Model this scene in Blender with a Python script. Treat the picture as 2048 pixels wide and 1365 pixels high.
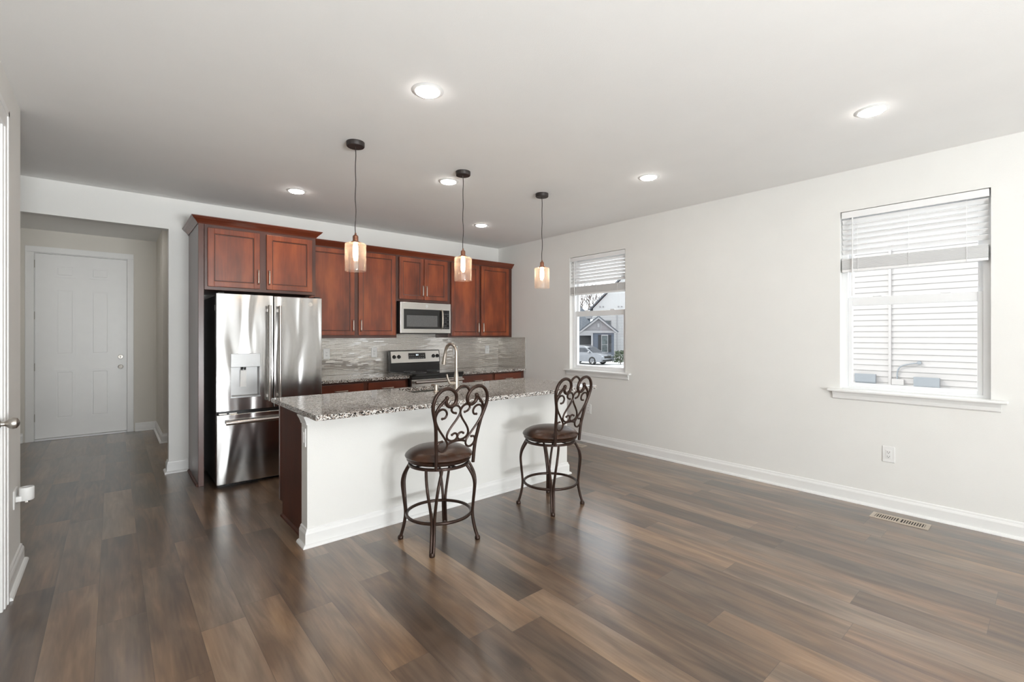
import bpy, bmesh, math, random
from mathutils import Vector, Matrix
random.seed(7)
for o in list(bpy.data.objects):
    bpy.data.objects.remove(o)
S = bpy.context.scene
COL = S.collection

# ------------------------------------------------------------------ camera
FPX, HYPX = 934.0, 670.5
AZ = math.atan2(799, 934)
CZ = 1.377
cam_d = bpy.data.cameras.new('camera')
cam = bpy.data.objects.new('camera', cam_d)
COL.objects.link(cam)
cam_d.sensor_fit = 'HORIZONTAL'
cam_d.sensor_width = 36.0
cam_d.lens = FPX / 2048 * 36.0
cam_d.shift_y = (HYPX - 682.5) / 2048
cam_d.clip_start = 0.02
cam_d.clip_end = 400
cam.location = (0, 0, CZ)
cam.rotation_euler = (math.pi / 2, 0, -AZ)
S.camera = cam

# ------------------------------------------------------------------ world, sun, added rear fill, exposure
SKY_STRENGTH = 3.0
SUN_STRENGTH = 1.6
REAR_FILL = 1250.0  # power of the added fill lamp behind the camera
CAN_STRENGTH = 58.0
S.view_settings.view_transform = 'Standard'
S.view_settings.look = 'None'
S.view_settings.gamma = 1.0
S.view_settings.use_curve_mapping = False
S.view_settings.exposure = -0.02
W = bpy.data.worlds.new('sky')
S.world = W
W.use_nodes = True
wn = W.node_tree.nodes
wn.clear()
w_out = wn.new('ShaderNodeOutputWorld')
w_bg = wn.new('ShaderNodeBackground')
w_bg.inputs[0].default_value = (0.93, 0.965, 1.0, 1)
w_bg.inputs[1].default_value = SKY_STRENGTH
W.node_tree.links.new(w_bg.outputs[0], w_out.inputs[0])
sd = bpy.data.lights.new('sun', 'SUN')
sd.energy = SUN_STRENGTH
sd.angle = 0.01
sd.color = (1.0, 0.95, 0.88)
sun = bpy.data.objects.new('sun', sd)
COL.objects.link(sun)
sun.rotation_euler = Vector((0.62, -0.52, -0.6)).to_track_quat('-Z', 'Y').to_euler()


def area(name, loc, direction, sx, sy, energy, color=(1, 1, 1), portal=False):
    d = bpy.data.lights.new(name, 'AREA')
    d.shape = 'RECTANGLE'
    d.size = sx
    d.size_y = sy
    d.energy = energy
    d.color = color
    if portal:
        d.cycles.is_portal = True
    o = bpy.data.objects.new(name, d)
    COL.objects.link(o)
    o.location = loc
    o.rotation_euler = Vector(direction).to_track_quat('-Z', 'Y').to_euler()
    return o


# sky portals in the two right-hand windows, added unseen fill lamp to brighten the ceiling
area('window_portal', (4.83, 3.80, 1.66), (-1, 0, 0), 0.9, 1.5, 1, portal=True)
area('window_portal', (4.83, 0.745, 1.66), (-1, 0, 0), 0.9, 1.5, 1, portal=True)
area('rear_fill_light', (0.8, -4.8, 0.6), (0.10, 1, 3.2), 2.2, 1.8, REAR_FILL, (0.97, 0.985, 1.0))

# ------------------------------------------------------------------ materials
MATS = {}


def new_mat(name):
    m = bpy.data.materials.new(name)
    m.use_nodes = True
    MATS[name] = m
    nt = m.node_tree
    b = nt.nodes['Principled BSDF']
    return m, nt, b


def N(nt, typ, **kw):
    n = nt.nodes.new(typ)
    for k, v in kw.items():
        if hasattr(n, k):
            setattr(n, k, v)
        else:
            n.inputs[k].default_value = v
    return n


def L(nt, a, b):
    nt.links.new(a, b)


def math_n(nt, op, a, b=None, c=None):
    n = nt.nodes.new('ShaderNodeMath')
    n.operation = op
    for i, v in enumerate((a, b, c)):
        if v is None:
            continue
        if isinstance(v, (int, float)):
            n.inputs[i].default_value = v
        else:
            L(nt, v, n.inputs[i])
    return n.outputs[0]


def ramp(nt, fac, stops, interp='LINEAR'):
    r = nt.nodes.new('ShaderNodeValToRGB')
    r.color_ramp.interpolation = interp
    e = r.color_ramp.elements
    while len(e) < len(stops):
        e.new(0.5)
    for i, (p, c) in enumerate(stops):
        e[i].position = p
        e[i].color = (c[0], c[1], c[2], 1)
    L(nt, fac, r.inputs[0])
    return r.outputs[0]


def lin(r, g, b):
    def f(c):
        c /= 255.0
        return c / 12.92 if c <= 0.04045 else ((c + 0.055) / 1.055) ** 2.4
    return (f(r), f(g), f(b))


def pmat(name, color, rough=0.5, metal=0.0, nscale=20.0, namt=0.05, bump=0.0, bscale=None, spec=0.5, coat=0.0, stretch=(1, 1, 1)):
    m, nt, b = new_mat(name)
    tc = N(nt, 'ShaderNodeTexCoord')
    mp = N(nt, 'ShaderNodeMapping')
    mp.inputs['Scale'].default_value = stretch
    L(nt, tc.outputs['Object'], mp.inputs[0])
    nz = N(nt, 'ShaderNodeTexNoise')
    nz.inputs['Scale'].default_value = nscale
    nz.inputs['Detail'].default_value = 4
    L(nt, mp.outputs[0], nz.inputs[0])
    c0 = tuple(max(0, c * (1 - namt)) for c in color)
    c1 = tuple(min(1, c * (1 + namt)) for c in color)
    L(nt, ramp(nt, nz.outputs[0], [(0.3, c0), (0.7, c1)]), b.inputs['Base Color'])
    b.inputs['Roughness'].default_value = rough
    b.inputs['Metallic'].default_value = metal
    b.inputs['Specular IOR Level'].default_value = spec
    b.inputs['Coat Weight'].default_value = coat
    b.inputs['Coat Roughness'].default_value = 0.15
    if bump:
        n2 = nz
        if bscale:
            n2 = N(nt, 'ShaderNodeTexNoise')
            n2.inputs['Scale'].default_value = bscale
            n2.inputs['Detail'].default_value = 2
            L(nt, mp.outputs[0], n2.inputs[0])
        bp = N(nt, 'ShaderNodeBump')
        bp.inputs['Strength'].default_value = 1.0
        bp.inputs['Distance'].default_value = bump
        L(nt, n2.outputs[0], bp.inputs['Height'])
        L(nt, bp.outputs[0], b.inputs['Normal'])
    return m


def emat(name, color, strength, namt=0.0):
    m, nt, b = new_mat(name)
    b.inputs['Base Color'].default_value = (*color, 1)
    b.inputs['Emission Color'].default_value = (*color, 1)
    b.inputs['Emission Strength'].default_value = strength
    b.inputs['Roughness'].default_value = 0.4
    return m


M = {}
M['wall'] = pmat('wall_paint', (0.83, 0.825, 0.80), 0.65, nscale=3, namt=0.012, bump=0.0006, bscale=180, spec=0.3)
M['ceiling'] = pmat('ceiling_paint', (0.90, 0.895, 0.88), 0.8, nscale=3, namt=0.01, bump=0.0005, bscale=160, spec=0.2)
M['hall'] = pmat('hall_paint', (0.76, 0.73, 0.67), 0.7, nscale=3, namt=0.012, spec=0.2)
M['trim'] = pmat('white_trim_paint', (0.86, 0.86, 0.85), 0.35, nscale=8, namt=0.01)
M['vinyl'] = pmat('white_window_vinyl', (0.86, 0.87, 0.88), 0.3, nscale=10, namt=0.01)
M['slat'] = pmat('white_blind_slat', (0.88, 0.88, 0.88), 0.4, nscale=10, namt=0.01)
M['plastic'] = pmat('white_plastic', (0.85, 0.85, 0.84), 0.35, nscale=30, namt=0.01)
M['slot'] = pmat('dark_slot', (0.05, 0.045, 0.04), 0.6)
M['nickel'] = pmat('brushed_nickel', (0.52, 0.49, 0.45), 0.38, 1.0, nscale=60, namt=0.06)
M['champagne'] = pmat('champagne_nickel', (0.58, 0.52, 0.455), 0.34, 1.0, nscale=60, namt=0.05)
M['bronze'] = pmat('oil_rubbed_bronze', lin(56, 39, 31), 0.34, 0.45, nscale=25, namt=0.25)
M['canopy'] = pmat('dark_bronze_canopy', lin(52, 46, 44), 0.5, 0.2, nscale=25, namt=0.15)
M['socket'] = pmat('copper_socket', lin(150, 105, 85), 0.32, 0.9, nscale=40, namt=0.15)
M['leather'] = pmat('brown_leather', lin(56, 32, 18), 0.26, nscale=9, namt=0.45, bump=0.0006, bscale=220)
M['black'] = pmat('black_enamel', (0.018, 0.017, 0.017), 0.25, nscale=20, namt=0.1)
M['blackglass'] = pmat('black_glass', (0.012, 0.012, 0.013), 0.06, nscale=20, namt=0.1, spec=0.6)
M['darkgrey'] = pmat('dark_grey_case', (0.03, 0.029, 0.028), 0.5, nscale=30, namt=0.1)
M['mwglass'] = pmat('grey_oven_window', (0.13, 0.13, 0.13), 0.15, nscale=200, namt=0.25)
M['digit'] = emat('lit_clock_digits', (0.85, 0.95, 1.0), 1.5)
M['key'] = pmat('grey_key_print', (0.45, 0.46, 0.46), 0.5)
M['vent'] = pmat('tan_metal_register', lin(190, 177, 162), 0.4, 0.1, nscale=30, namt=0.05)
M['ventshade'] = pmat('painted_duct_shade', (0.02, 0.016, 0.014), 0.8)
M['lens'] = emat('lit_led_lens', (1.0, 0.965, 0.92), CAN_STRENGTH)
M['bulb'] = emat('lit_amber_bulb', (1.0, 0.78, 0.52), 60.0)
M['filament'] = emat('lit_filament', (1.0, 0.6, 0.25), 80.0)
M['concrete'] = pmat('pale_concrete', (0.6, 0.6, 0.59), 0.85, nscale=2, namt=0.1)
M['siding'] = pmat('white_vinyl_siding', (0.46, 0.438, 0.425), 0.5, nscale=5, namt=0.02)
M['utility'] = pmat('grey_utility_box', (0.25, 0.27, 0.29), 0.5, nscale=12, namt=0.05)
M['ext_white'] = pmat('exterior_white_paint', (0.44, 0.44, 0.44), 0.6, nscale=4, namt=0.03)
M['ext_trim'] = pmat('exterior_trim_paint', (0.26, 0.26, 0.27), 0.6, nscale=4, namt=0.03)
M['ext_blue'] = pmat('blue_siding', lin(76, 83, 95), 0.6, nscale=4, namt=0.08)
M['ext_dark'] = pmat('dark_shutter_and_porch_shade', (0.012, 0.014, 0.018), 0.6, nscale=4, namt=0.08)
M['ext_gable'] = pmat('grey_gable_siding', (0.19, 0.185, 0.195), 0.6, nscale=4, namt=0.05)
M['shingle'] = pmat('grey_shingles', (0.075, 0.085, 0.10), 0.8, nscale=6, namt=0.2)
M['ext_glass'] = pmat('exterior_window_glass', (0.07, 0.085, 0.09), 0.1, nscale=3, namt=0.5)
M['car'] = pmat('silver_car_paint', (0.17, 0.18, 0.20), 0.25, 0.3, nscale=3, namt=0.05, coat=0.6)
M['carglass'] = pmat('car_glass', (0.03, 0.035, 0.045), 0.08, nscale=3, namt=0.1)
M['tire'] = pmat('tyre_rubber', (0.008, 0.008, 0.008), 0.7)
M['alloy'] = pmat('alloy_wheel', (0.18, 0.18, 0.19), 0.3, 0.7)
M['lamp'] = pmat('clear_headlamp', (0.35, 0.38, 0.42), 0.1)
M['bark'] = pmat('grey_bark', (0.12, 0.10, 0.09), 0.9, nscale=20, namt=0.3)
M['leaf'] = pmat('shrub_leaves', (0.055, 0.075, 0.04), 0.7, nscale=15, namt=0.5)
M['cord'] = pmat('dark_brown_cord', lin(48, 40, 38), 0.6)


def wood_mat(name, dark, mid, light, rough=0.3, axis='Z', coat=0.25):
    m, nt, b = new_mat(name)
    tc = N(nt, 'ShaderNodeTexCoord')
    mp = N(nt, 'ShaderNodeMapping')
    mp.inputs['Scale'].default_value = (1, 1, 0.35) if axis == 'Z' else (0.35, 1, 1)
    L(nt, tc.outputs['Object'], mp.inputs[0])
    n1 = N(nt, 'ShaderNodeTexNoise')
    n1.inputs['Scale'].default_value = 5.5
    n1.inputs['Detail'].default_value = 3
    L(nt, mp.outputs[0], n1.inputs[0])
    mp2 = N(nt, 'ShaderNodeMapping')
    mp2.inputs['Scale'].default_value = (90, 90, 3) if axis == 'Z' else (3, 90, 90)
    L(nt, tc.outputs['Object'], mp2.inputs[0])
    n2 = N(nt, 'ShaderNodeTexNoise')
    n2.inputs['Scale'].default_value = 1.0
    n2.inputs['Detail'].default_value = 3
    L(nt, mp2.outputs[0], n2.inputs[0])
    f = math_n(nt, 'ADD', math_n(nt, 'MULTIPLY', n1.outputs[0], 0.82), math_n(nt, 'MULTIPLY', n2.outputs[0], 0.18))
    L(nt, ramp(nt, f, [(0.3, dark), (0.5, mid), (0.72, light)]), b.inputs['Base Color'])
    b.inputs['Roughness'].default_value = rough
    b.inputs['Coat Weight'].default_value = coat
    b.inputs['Coat Roughness'].default_value = 0.25
    bp = N(nt, 'ShaderNodeBump')
    bp.inputs['Distance'].default_value = 0.0003
    L(nt, n2.outputs[0], bp.inputs['Height'])
    L(nt, bp.outputs[0], b.inputs['Normal'])
    return m


M['cherry'] = wood_mat('cherry_stained_wood', lin(86, 39, 21), lin(128, 59, 30), lin(166, 84, 41))
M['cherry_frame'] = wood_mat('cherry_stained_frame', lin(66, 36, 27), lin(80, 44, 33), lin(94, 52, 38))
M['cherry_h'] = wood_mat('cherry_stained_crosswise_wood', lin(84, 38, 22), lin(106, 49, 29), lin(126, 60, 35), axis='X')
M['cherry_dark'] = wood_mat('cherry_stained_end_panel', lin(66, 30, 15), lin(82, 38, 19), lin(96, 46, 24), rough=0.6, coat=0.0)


def steel_mat(name, color, rough, wave=0.004, wscale=(5, 5, 1.3)):
    m, nt, b = new_mat(name)
    tc = N(nt, 'ShaderNodeTexCoord')
    mp = N(nt, 'ShaderNodeMapping')
    mp.inputs['Scale'].default_value = wscale
    L(nt, tc.outputs['Object'], mp.inputs[0])
    n1 = N(nt, 'ShaderNodeTexNoise')
    n1.inputs['Scale'].default_value = 1.0
    n1.inputs['Detail'].default_value = 0.6
    n1.inputs['Distortion'].default_value = 0.5
    L(nt, mp.outputs[0], n1.inputs[0])
    mp2 = N(nt, 'ShaderNodeMapping')
    mp2.inputs['Scale'].default_value = (4, 4, 900)
    L(nt, tc.outputs['Object'], mp2.inputs[0])
    n2 = N(nt, 'ShaderNodeTexNoise')
    L(nt, mp2.outputs[0], n2.inputs[0])
    c0 = tuple(c * 0.93 for c in color)
    c1 = tuple(min(1, c * 1.05) for c in color)
    L(nt, ramp(nt, n2.outputs[0], [(0.3, c0), (0.7, c1)]), b.inputs['Base Color'])
    b.inputs['Metallic'].default_value = 1.0
    b.inputs['Roughness'].default_value = rough
    bp = N(nt, 'ShaderNodeBump')
    bp.inputs['Distance'].default_value = wave
    L(nt, n1.outputs[0], bp.inputs['Height'])
    L(nt, bp.outputs[0], b.inputs['Normal'])
    return m


M['steel'] = steel_mat('stainless_steel', (0.50, 0.49, 0.48), 0.2, 0.018, (6.5, 6.5, 1.3))
M['steel_flat'] = steel_mat('flat_stainless_steel', (0.62, 0.60, 0.57), 0.28, 0.002)
M['steel_handle'] = steel_mat('stainless_handle', (0.55, 0.51, 0.48), 0.22, 0.0)
M['dispenser'] = pmat('grey_dispenser', (0.42, 0.42, 0.42), 0.35, 0.4, nscale=10, namt=0.05)


def granite_mat(name):
    m, nt, b = new_mat(name)
    tc = N(nt, 'ShaderNodeTexCoord')
    v = N(nt, 'ShaderNodeTexVoronoi')
    v.inputs['Scale'].default_value = 155
    L(nt, tc.outputs['Object'], v.inputs['Vector'])
    sep = N(nt, 'ShaderNodeSeparateColor')
    L(nt, v.outputs['Color'], sep.inputs[0])
    n1 = N(nt, 'ShaderNodeTexNoise')
    n1.inputs['Scale'].default_value = 14
    n1.inputs['Detail'].default_value = 6
    L(nt, tc.outputs['Object'], n1.inputs[0])
    f = math_n(nt, 'ADD', math_n(nt, 'MULTIPLY', sep.outputs[0], 0.75), math_n(nt, 'MULTIPLY', n1.outputs[0], 0.5))
    f = math_n(nt, 'SUBTRACT', f, 0.12)
    L(nt, ramp(nt, f, [(0.0, lin(24, 23, 24)), (0.27, lin(38, 36, 36)), (0.31, lin(84, 80, 78)), (0.42, lin(146, 130, 118)), (0.55, lin(172, 163, 156)), (0.62, lin(205, 201, 196)), (0.9, lin(226, 225, 222))]), b.inputs['Base Color'])
    b.inputs['Roughness'].default_value = 0.09
    b.inputs['Specular IOR Level'].default_value = 0.6
    return m


M['granite'] = granite_mat('polished_granite')


def tile_mat(name, axis):
    m, nt, b = new_mat(name)
    tc = N(nt, 'ShaderNodeTexCoord')
    sp = N(nt, 'ShaderNodeSeparateXYZ')
    L(nt, tc.outputs['Object'], sp.inputs[0])
    cb = N(nt, 'ShaderNodeCombineXYZ')
    L(nt, sp.outputs[axis], cb.inputs[0])
    L(nt, sp.outputs[2], cb.inputs[1])
    br = N(nt, 'ShaderNodeTexBrick')
    br.offset = 0.37
    br.offset_frequency = 2
    br.squash = 0.7
    br.squash_frequency = 3
    br.inputs['Scale'].default_value = 1.0
    br.inputs['Color1'].default_value = (0, 0, 0, 1)
    br.inputs['Color2'].default_value = (1, 1, 1, 1)
    br.inputs['Mortar'].default_value = (0.5, 0.5, 0.5, 1)
    br.inputs['Mortar Size'].default_value = 0.0011
    br.inputs['Mortar Smooth'].default_value = 0.1
    br.inputs['Brick Width'].default_value = 0.10
    br.inputs['Row Height'].default_value = 0.0165
    L(nt, cb.outputs[0], br.inputs['Vector'])
    sc = N(nt, 'ShaderNodeSeparateColor')
    L(nt, br.outputs['Color'], sc.inputs[0])
    wh = N(nt, 'ShaderNodeTexWhiteNoise')
    wh.noise_dimensions = '1D'
    L(nt, sc.outputs[0], wh.inputs['W'])
    base = ramp(nt, sc.outputs[0], [(0.0, lin(196, 190, 182)), (1.0, lin(206, 200, 193))])
    mx = N(nt, 'ShaderNodeMix')
    mx.data_type = 'RGBA'
    L(nt, br.outputs['Fac'], mx.inputs[0])
    L(nt, base, mx.inputs[6])
    mx.inputs[7].default_value = (*lin(202, 197, 190), 1)
    L(nt, mx.outputs[2], b.inputs['Base Color'])
    rg = math_n(nt, 'ADD', math_n(nt, 'MULTIPLY', br.outputs['Fac'], 0.5), 0.12)
    L(nt, rg, b.inputs['Roughness'])
    b.inputs['Specular IOR Level'].default_value = 1.0
    b.inputs['Coat Weight'].default_value = 1.0
    b.inputs['Coat IOR'].default_value = 1.8
    b.inputs['Metallic'].default_value = 0.4
    b.inputs['Coat Roughness'].default_value = 0.06
    # every glass strip sits at its own very slight angle
    vm = N(nt, 'ShaderNodeVectorMath')
    vm.operation = 'SUBTRACT'
    L(nt, wh.outputs['Color'], vm.inputs[0])
    vm.inputs[1].default_value = (0.5, 0.5, 0.5)
    vs = N(nt, 'ShaderNodeVectorMath')
    vs.operation = 'SCALE'
    vs.inputs['Scale'].default_value = 0.075
    L(nt, vm.outputs[0], vs.inputs[0])
    ge = N(nt, 'ShaderNodeNewGeometry')
    va = N(nt, 'ShaderNodeVectorMath')
    va.operation = 'ADD'
    L(nt, ge.outputs['Normal'], va.inputs[0])
    L(nt, vs.outputs[0], va.inputs[1])
    vn = N(nt, 'ShaderNodeVectorMath')
    vn.operation = 'NORMALIZE'
    L(nt, va.outputs[0], vn.inputs[0])
    bp = N(nt, 'ShaderNodeBump')
    bp.invert = True
    bp.inputs['Distance'].default_value = 0.001
    L(nt, br.outputs['Fac'], bp.inputs['Height'])
    L(nt, vn.outputs[0], bp.inputs['Normal'])
    L(nt, bp.outputs[0], b.inputs['Normal'])
    L(nt, bp.outputs[0], b.inputs['Coat Normal'])
    return m


M['tile_back'] = tile_mat('linear_glass_mosaic_back', 0)
M['tile_side'] = tile_mat('linear_glass_mosaic_side', 1)


def floor_mat():
    m, nt, b = new_mat('vinyl_plank_floor')
    PW, PL = 0.183, 1.22
    tc = N(nt, 'ShaderNodeTexCoord')
    sp = N(nt, 'ShaderNodeSeparateXYZ')
    L(nt, tc.outputs['Object'], sp.inputs[0])
    x, y = sp.outputs[0], sp.outputs[1]
    xs = math_n(nt, 'DIVIDE', math_n(nt, 'ADD', x, 0.055), PW)
    i = math_n(nt, 'FLOOR', xs)
    w1 = N(nt, 'ShaderNodeTexWhiteNoise')
    w1.noise_dimensions = '1D'
    L(nt, i, w1.inputs['W'])
    ys = math_n(nt, 'ADD', math_n(nt, 'DIVIDE', y, PL), w1.outputs['Value'])
    j = math_n(nt, 'FLOOR', ys)
    cb = N(nt, 'ShaderNodeCombineXYZ')
    L(nt, i, cb.inputs[0])
    L(nt, j, cb.inputs[1])
    w2 = N(nt, 'ShaderNodeTexWhiteNoise')
    w2.noise_dimensions = '2D'
    L(nt, cb.outputs[0], w2.inputs['Vector'])
    r = w2.outputs['Value']
    # per plank shift of the grain
    off = N(nt, 'ShaderNodeCombineXYZ')
    L(nt, math_n(nt, 'MULTIPLY', r, 37.0), off.inputs[0])
    L(nt, math_n(nt, 'MULTIPLY', r, 91.0), off.inputs[1])
    L(nt, math_n(nt, 'MULTIPLY', r, 13.0), off.inputs[2])
    va = N(nt, 'ShaderNodeVectorMath')
    va.operation = 'ADD'
    L(nt, tc.outputs['Object'], va.inputs[0])
    L(nt, off.outputs[0], va.inputs[1])

    def noise(scale, detail, dist=0.0):
        mp = N(nt, 'ShaderNodeMapping')
        mp.inputs['Scale'].default_value = scale
        L(nt, va.outputs[0], mp.inputs[0])
        n = N(nt, 'ShaderNodeTexNoise')
        n.inputs['Scale'].default_value = 1.0
        n.inputs['Detail'].default_value = detail
        n.inputs['Distortion'].default_value = dist
        L(nt, mp.outputs[0], n.inputs[0])
        return n.outputs[0]
    big = noise((6, 1.3, 1), 3, 0.5)
    mid = noise((18, 2.0, 1), 3, 1.2)
    fine = noise((90, 4, 1), 3)
    hue = noise((5, 0.9, 1), 2)
    f = math_n(nt, 'ADD', math_n(nt, 'MULTIPLY', big, 0.62), math_n(nt, 'MULTIPLY', mid, 0.36))
    f = math_n(nt, 'ADD', f, math_n(nt, 'MULTIPLY', fine, 0.14))
    f = math_n(nt, 'ADD', f, math_n(nt, 'MULTIPLY', r, 0.28))
    f = math_n(nt, 'SUBTRACT', f, 0.185)
    warm = ramp(nt, f, [(0.25, lin(56, 39, 28)), (0.42, lin(91, 67, 48)), (0.58, lin(122, 94, 69)), (0.8, lin(162, 131, 100))])
    cool = ramp(nt, f, [(0.25, lin(52, 42, 35)), (0.42, lin(83, 68, 56)), (0.58, lin(107, 90, 75)), (0.8, lin(143, 123, 104))])
    w3 = N(nt, 'ShaderNodeMix')
    w3.data_type = 'RGBA'
    hf = math_n(nt, 'ADD', math_n(nt, 'MULTIPLY', w2.outputs['Value'], 0.0), math_n(nt, 'MULTIPLY', math_n(nt, 'SUBTRACT', hue, 0.35), 3.2))
    cl = N(nt, 'ShaderNodeClamp')
    L(nt, hf, cl.inputs[0])
    L(nt, cl.outputs[0], w3.inputs[0])
    L(nt, cool, w3.inputs[6])
    L(nt, warm, w3.inputs[7])
    # joints
    fx = math_n(nt, 'FRACT', xs)
    fy = math_n(nt, 'FRACT', ys)
    ex = math_n(nt, 'MULTIPLY', math_n(nt, 'MINIMUM', fx, math_n(nt, 'SUBTRACT', 1.0, fx)), PW)
    ey = math_n(nt, 'MULTIPLY', math_n(nt, 'MINIMUM', fy, math_n(nt, 'SUBTRACT', 1.0, fy)), PL)
    e = math_n(nt, 'MINIMUM', ex, ey)
    joint = math_n(nt, 'LESS_THAN', e, 0.0012)
    mj = N(nt, 'ShaderNodeMix')
    mj.data_type = 'RGBA'
    L(nt, math_n(nt, 'MULTIPLY', joint, 0.45), mj.inputs[0])
    L(nt, w3.outputs[2], mj.inputs[6])
    mj.inputs[7].default_value = (*lin(40, 30, 24), 1)
    L(nt, mj.outputs[2], b.inputs['Base Color'])
    L(nt, math_n(nt, 'ADD', math_n(nt, 'MULTIPLY', big, 0.10), 0.25), b.inputs['Roughness'])
    b.inputs['Specular IOR Level'].default_value = 0.5
    b.inputs['Coat Weight'].default_value = 0.8
    b.inputs['Coat Roughness'].default_value = 0.24
    bp = N(nt, 'ShaderNodeBump')
    bp.inputs['Distance'].default_value = 0.00025
    hgt = math_n(nt, 'SUBTRACT', math_n(nt, 'MULTIPLY', fine, 0.35), math_n(nt, 'MULTIPLY', joint, 1.0))
    L(nt, hgt, bp.inputs['Height'])
    L(nt, bp.outputs[0], b.inputs['Normal'])
    return m


M['floor'] = floor_mat()


def pane_mat(name, tint=(1, 1, 1), gloss=0.07):
    m = bpy.data.materials.new(name)
    m.use_nodes = True
    nt = m.node_tree
    nt.nodes.clear()
    out = N(nt, 'ShaderNodeOutputMaterial')
    t = N(nt, 'ShaderNodeBsdfTransparent')
    t.inputs[0].default_value = (*tint, 1)
    g = N(nt, 'ShaderNodeBsdfGlossy')
    g.inputs['Roughness'].default_value = 0.02
    mx = N(nt, 'ShaderNodeMixShader')
    mx.inputs[0].default_value = gloss
    L(nt, t.outputs[0], mx.inputs[1])
    L(nt, g.outputs[0], mx.inputs[2])
    L(nt, mx.outputs[0], out.inputs[0])
    return m


M['pane'] = pane_mat('window_glass', (0.97, 0.98, 0.98), 0.05)


def seeded_glass():
    m = bpy.data.materials.new('seeded_shade_glass')
    m.use_nodes = True
    nt = m.node_tree
    nt.nodes.clear()
    out = N(nt, 'ShaderNodeOutputMaterial')
    tc = N(nt, 'ShaderNodeTexCoord')
    mp = N(nt, 'ShaderNodeMapping')
    mp.inputs['Scale'].default_value = (1, 1, 0.45)
    L(nt, tc.outputs['Object'], mp.inputs[0])
    v = N(nt, 'ShaderNodeTexVoronoi')
    v.inputs['Scale'].default_value = 150
    L(nt, mp.outputs[0], v.inputs['Vector'])
    seed = math_n(nt, 'LESS_THAN', v.outputs['Distance'], 0.28)
    t = N(nt, 'ShaderNodeBsdfTransparent')
    t.inputs[0].default_value = (1.0, 0.95, 0.91, 1)
    tr = N(nt, 'ShaderNodeBsdfTranslucent')
    tr.inputs[0].default_value = (1.0, 0.93, 0.88, 1)
    df = N(nt, 'ShaderNodeBsdfDiffuse')
    df.inputs[0].default_value = (0.95, 0.9, 0.87, 1)
    ad = N(nt, 'ShaderNodeMixShader')
    ad.inputs[0].default_value = 0.5
    L(nt, tr.outputs[0], ad.inputs[1])
    L(nt, df.outputs[0], ad.inputs[2])
    g = N(nt, 'ShaderNodeBsdfGlossy')
    g.inputs['Roughness'].default_value = 0.05
    lw = N(nt, 'ShaderNodeLayerWeight')
    lw.inputs[0].default_value = 0.25
    edge = math_n(nt, 'MULTIPLY', lw.outputs['Facing'], 0.14)
    fac = math_n(nt, 'ADD', math_n(nt, 'MULTIPLY', seed, 0.11), math_n(nt, 'ADD', edge, 0.012))
    m1 = N(nt, 'ShaderNodeMixShader')
    L(nt, fac, m1.inputs[0])
    L(nt, t.outputs[0], m1.inputs[1])
    L(nt, ad.outputs[0], m1.inputs[2])
    m2 = N(nt, 'ShaderNodeMixShader')
    m2.inputs[0].default_value = 0.08
    L(nt, m1.outputs[0], m2.inputs[1])
    L(nt, g.outputs[0], m2.inputs[2])
    L(nt, m2.outputs[0], out.inputs[0])
    return m


M['seeded'] = seeded_glass()

# ------------------------------------------------------------------ mesh helpers


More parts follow.
